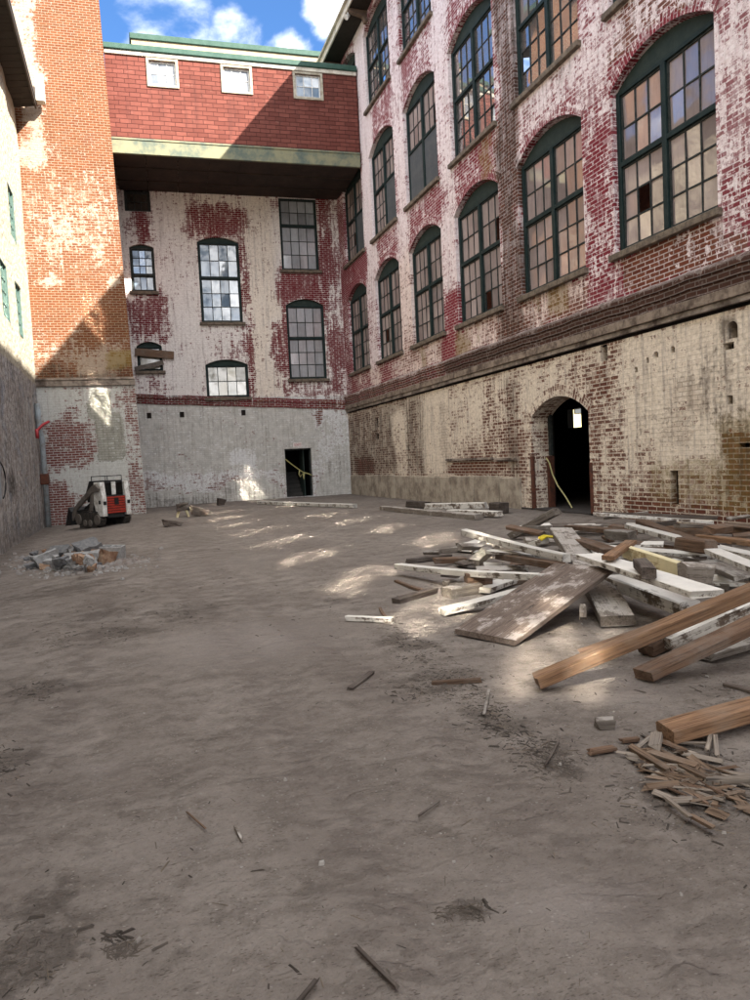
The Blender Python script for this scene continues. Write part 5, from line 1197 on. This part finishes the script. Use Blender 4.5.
q = bmesh.new(); box(q, -.16, .14, -.16, .16, 1.6, 2.0); bevel(q, .03); link('joint_box', q, MAT['rust'], dp)
q = bmesh.new(); pts = [(XL + .06, 20.2 + .85 * math.sin(t), 1.55 + .48 * math.cos(t)) for t in [i * .35 for i in range(-2, 9)]]; tube(q, pts, .018, 6); tag(link('cable', q, MAT['sk_black'], smooth=True), 'black cable loop hanging on the left wall', 'cable')
# floodlight under the mill eave
fl = empty('floodlight', (9.36, 28.5, 19.5), 'small white floodlight under the mill eave above the red gallery', 'lamp')
q = bmesh.new(); tube(q, [(0, 0, .12), (0, 0, 0)], .03, 6); link('stem', q, MAT['sk_white'], fl)
q = bmesh.new(); tube(q, [(.05, .0, .0), (-.1, -.05, -.12)], [.05, .11], 10); link('head', q, MAT['sk_white'], fl)

# ================================================================== LIGHT
SUN = Vector((-.495, .643, -.58)).normalized()
L = bpy.data.lights.new('sun', 'SUN'); L.energy = 4.3; L.angle = R(.5); L.color = (1, .93, .82)
lo = bpy.data.objects.new('sun', L); COL.objects.link(lo); lo.rotation_euler = SUN.to_track_quat('-Z', 'Y').to_euler(); lo.location = (20, -20, 30)
W = bpy.data.worlds.new('World'); SC.world = W; W.use_nodes = True; nt = W.node_tree; nt.nodes.clear()
nd = lambda t: nt.nodes.new('ShaderNode' + t)
out = nd('OutputWorld'); bg = nd('Background'); sky = nd('TexSky'); sky.sky_type = 'NISHITA'; sky.sun_disc = False
to_sun = -SUN; sky.sun_elevation = math.asin(to_sun.z); sky.sun_rotation = math.atan2(to_sun.x, to_sun.y); sky.air_density = 1.0; sky.dust_density = .4; sky.ozone_density = 2.0
tc = nd('TexCoord'); sp = nd('SeparateXYZ'); nt.links.new(tc.outputs['Generated'], sp.inputs[0])
mp = nd('Mapping'); nt.links.new(tc.outputs['Generated'], mp.inputs[0]); mp.inputs['Scale'].default_value = (1, 1, 1.8)
nz = nd('TexNoise'); nt.links.new(mp.outputs[0], nz.inputs['Vector']); nz.inputs['Scale'].default_value = 3.2; nz.inputs['Detail'].default_value = 10; nz.inputs['Roughness'].default_value = .58; nz.inputs['Distortion'].default_value = .25
def vmath(op, a, b):
    o = nd('VectorMath'); o.operation = op
    if isinstance(a, tuple): o.inputs[0].default_value = a
    else: nt.links.new(a, o.inputs[0])
    if isinstance(b, tuple): o.inputs[1].default_value = b
    else: nt.links.new(b, o.inputs[1])
    return o
def m_(op, a, b=0.0, clamp=False):
    o = nd('Math'); o.operation = op; o.use_clamp = clamp
    for i, x in enumerate((a, b)):
        if isinstance(x, (int, float)): o.inputs[i].default_value = x
        else: nt.links.new(x, o.inputs[i])
    return o.outputs[0]
def mr(x, a, b, c=0., d=1.):
    o = nd('MapRange'); o.interpolation_type = 'SMOOTHSTEP'; nt.links.new(x, o.inputs[0])
    for i, k in enumerate((a, b, c, d)): o.inputs[i + 1].default_value = k
    return o.outputs[0]
acc = None
for d, r0, r1, k in (((.07, .858, .51), .03, .1, .42), ((.14, .858, .49), .02, .08, .38), ((.19, .85, .465), .02, .06, .34), ((.265, .81, .525), .02, .07, .24)):
    dd = Vector(d).normalized(); dist = vmath('DISTANCE', tc.outputs['Generated'], tuple(dd)).outputs['Value']
    g = mr(dist, r0, r1, k, 0.0); acc = g if acc is None else m_('MAXIMUM', acc, g)
# unseen cloud added behind the camera and overhead to brighten and neutralise the shade
back = mr(m_('ADD', m_('MULTIPLY', sp.outputs[1], -.8), m_('MULTIPLY', sp.outputs[2], .75)), -.1, .45, 0.0, .42)
acc = m_('MAXIMUM', acc, back)
cl = mr(m_('ADD', m_('ADD', nz.outputs['Fac'], m_('MULTIPLY', acc, .62)), -.34), .24, .42)
cl = m_('MULTIPLY', cl, mr(sp.outputs[2], -.02, .1))
mx = nd('Mix'); mx.data_type = 'RGBA'; nt.links.new(cl, mx.inputs[0]); tint = nd('Mix'); tint.data_type = 'RGBA'; tint.blend_type = 'MULTIPLY'; tint.inputs[0].default_value = 1; nt.links.new(sky.outputs[0], tint.inputs[6]); tint.inputs[7].default_value = (.5, .74, 1, 1); nt.links.new(tint.outputs[2], mx.inputs[6])
cc = nd('Mix'); cc.data_type = 'RGBA'; nt.links.new(mr(nz.outputs['Fac'], .45, .75), cc.inputs[0]); cc.inputs[6].default_value = (9.3, 9.5, 9.8, 1); cc.inputs[7].default_value = (16.5, 16.4, 16.4, 1)
nt.links.new(cc.outputs[2], mx.inputs[7])
nt.links.new(mx.outputs[2], bg.inputs['Color']); bg.inputs['Strength'].default_value = .06
nt.links.new(bg.outputs[0], out.inputs[0])

# ================================================================== RENDER SETTINGS
SC.render.engine = 'CYCLES'
cy = SC.cycles
cy.max_bounces = 6; cy.diffuse_bounces = 4; cy.glossy_bounces = 3; cy.transmission_bounces = 2
cy.use_guiding = True; cy.use_surface_guiding = True; cy.guiding_training_samples = 128
cy.blur_glossy = 0.0; cy.sample_clamp_indirect = 0.0; cy.surface_guiding_probability = .8; cy.caustics_reflective = True; cy.use_denoising = True
try: cy.denoiser = 'OPENIMAGEDENOISE'
except Exception: pass
SC.view_settings.view_transform = 'Standard'; SC.view_settings.look = 'None'; SC.view_settings.gamma = 1.0; SC.view_settings.use_curve_mapping = False
SC.view_settings.exposure = 2.28
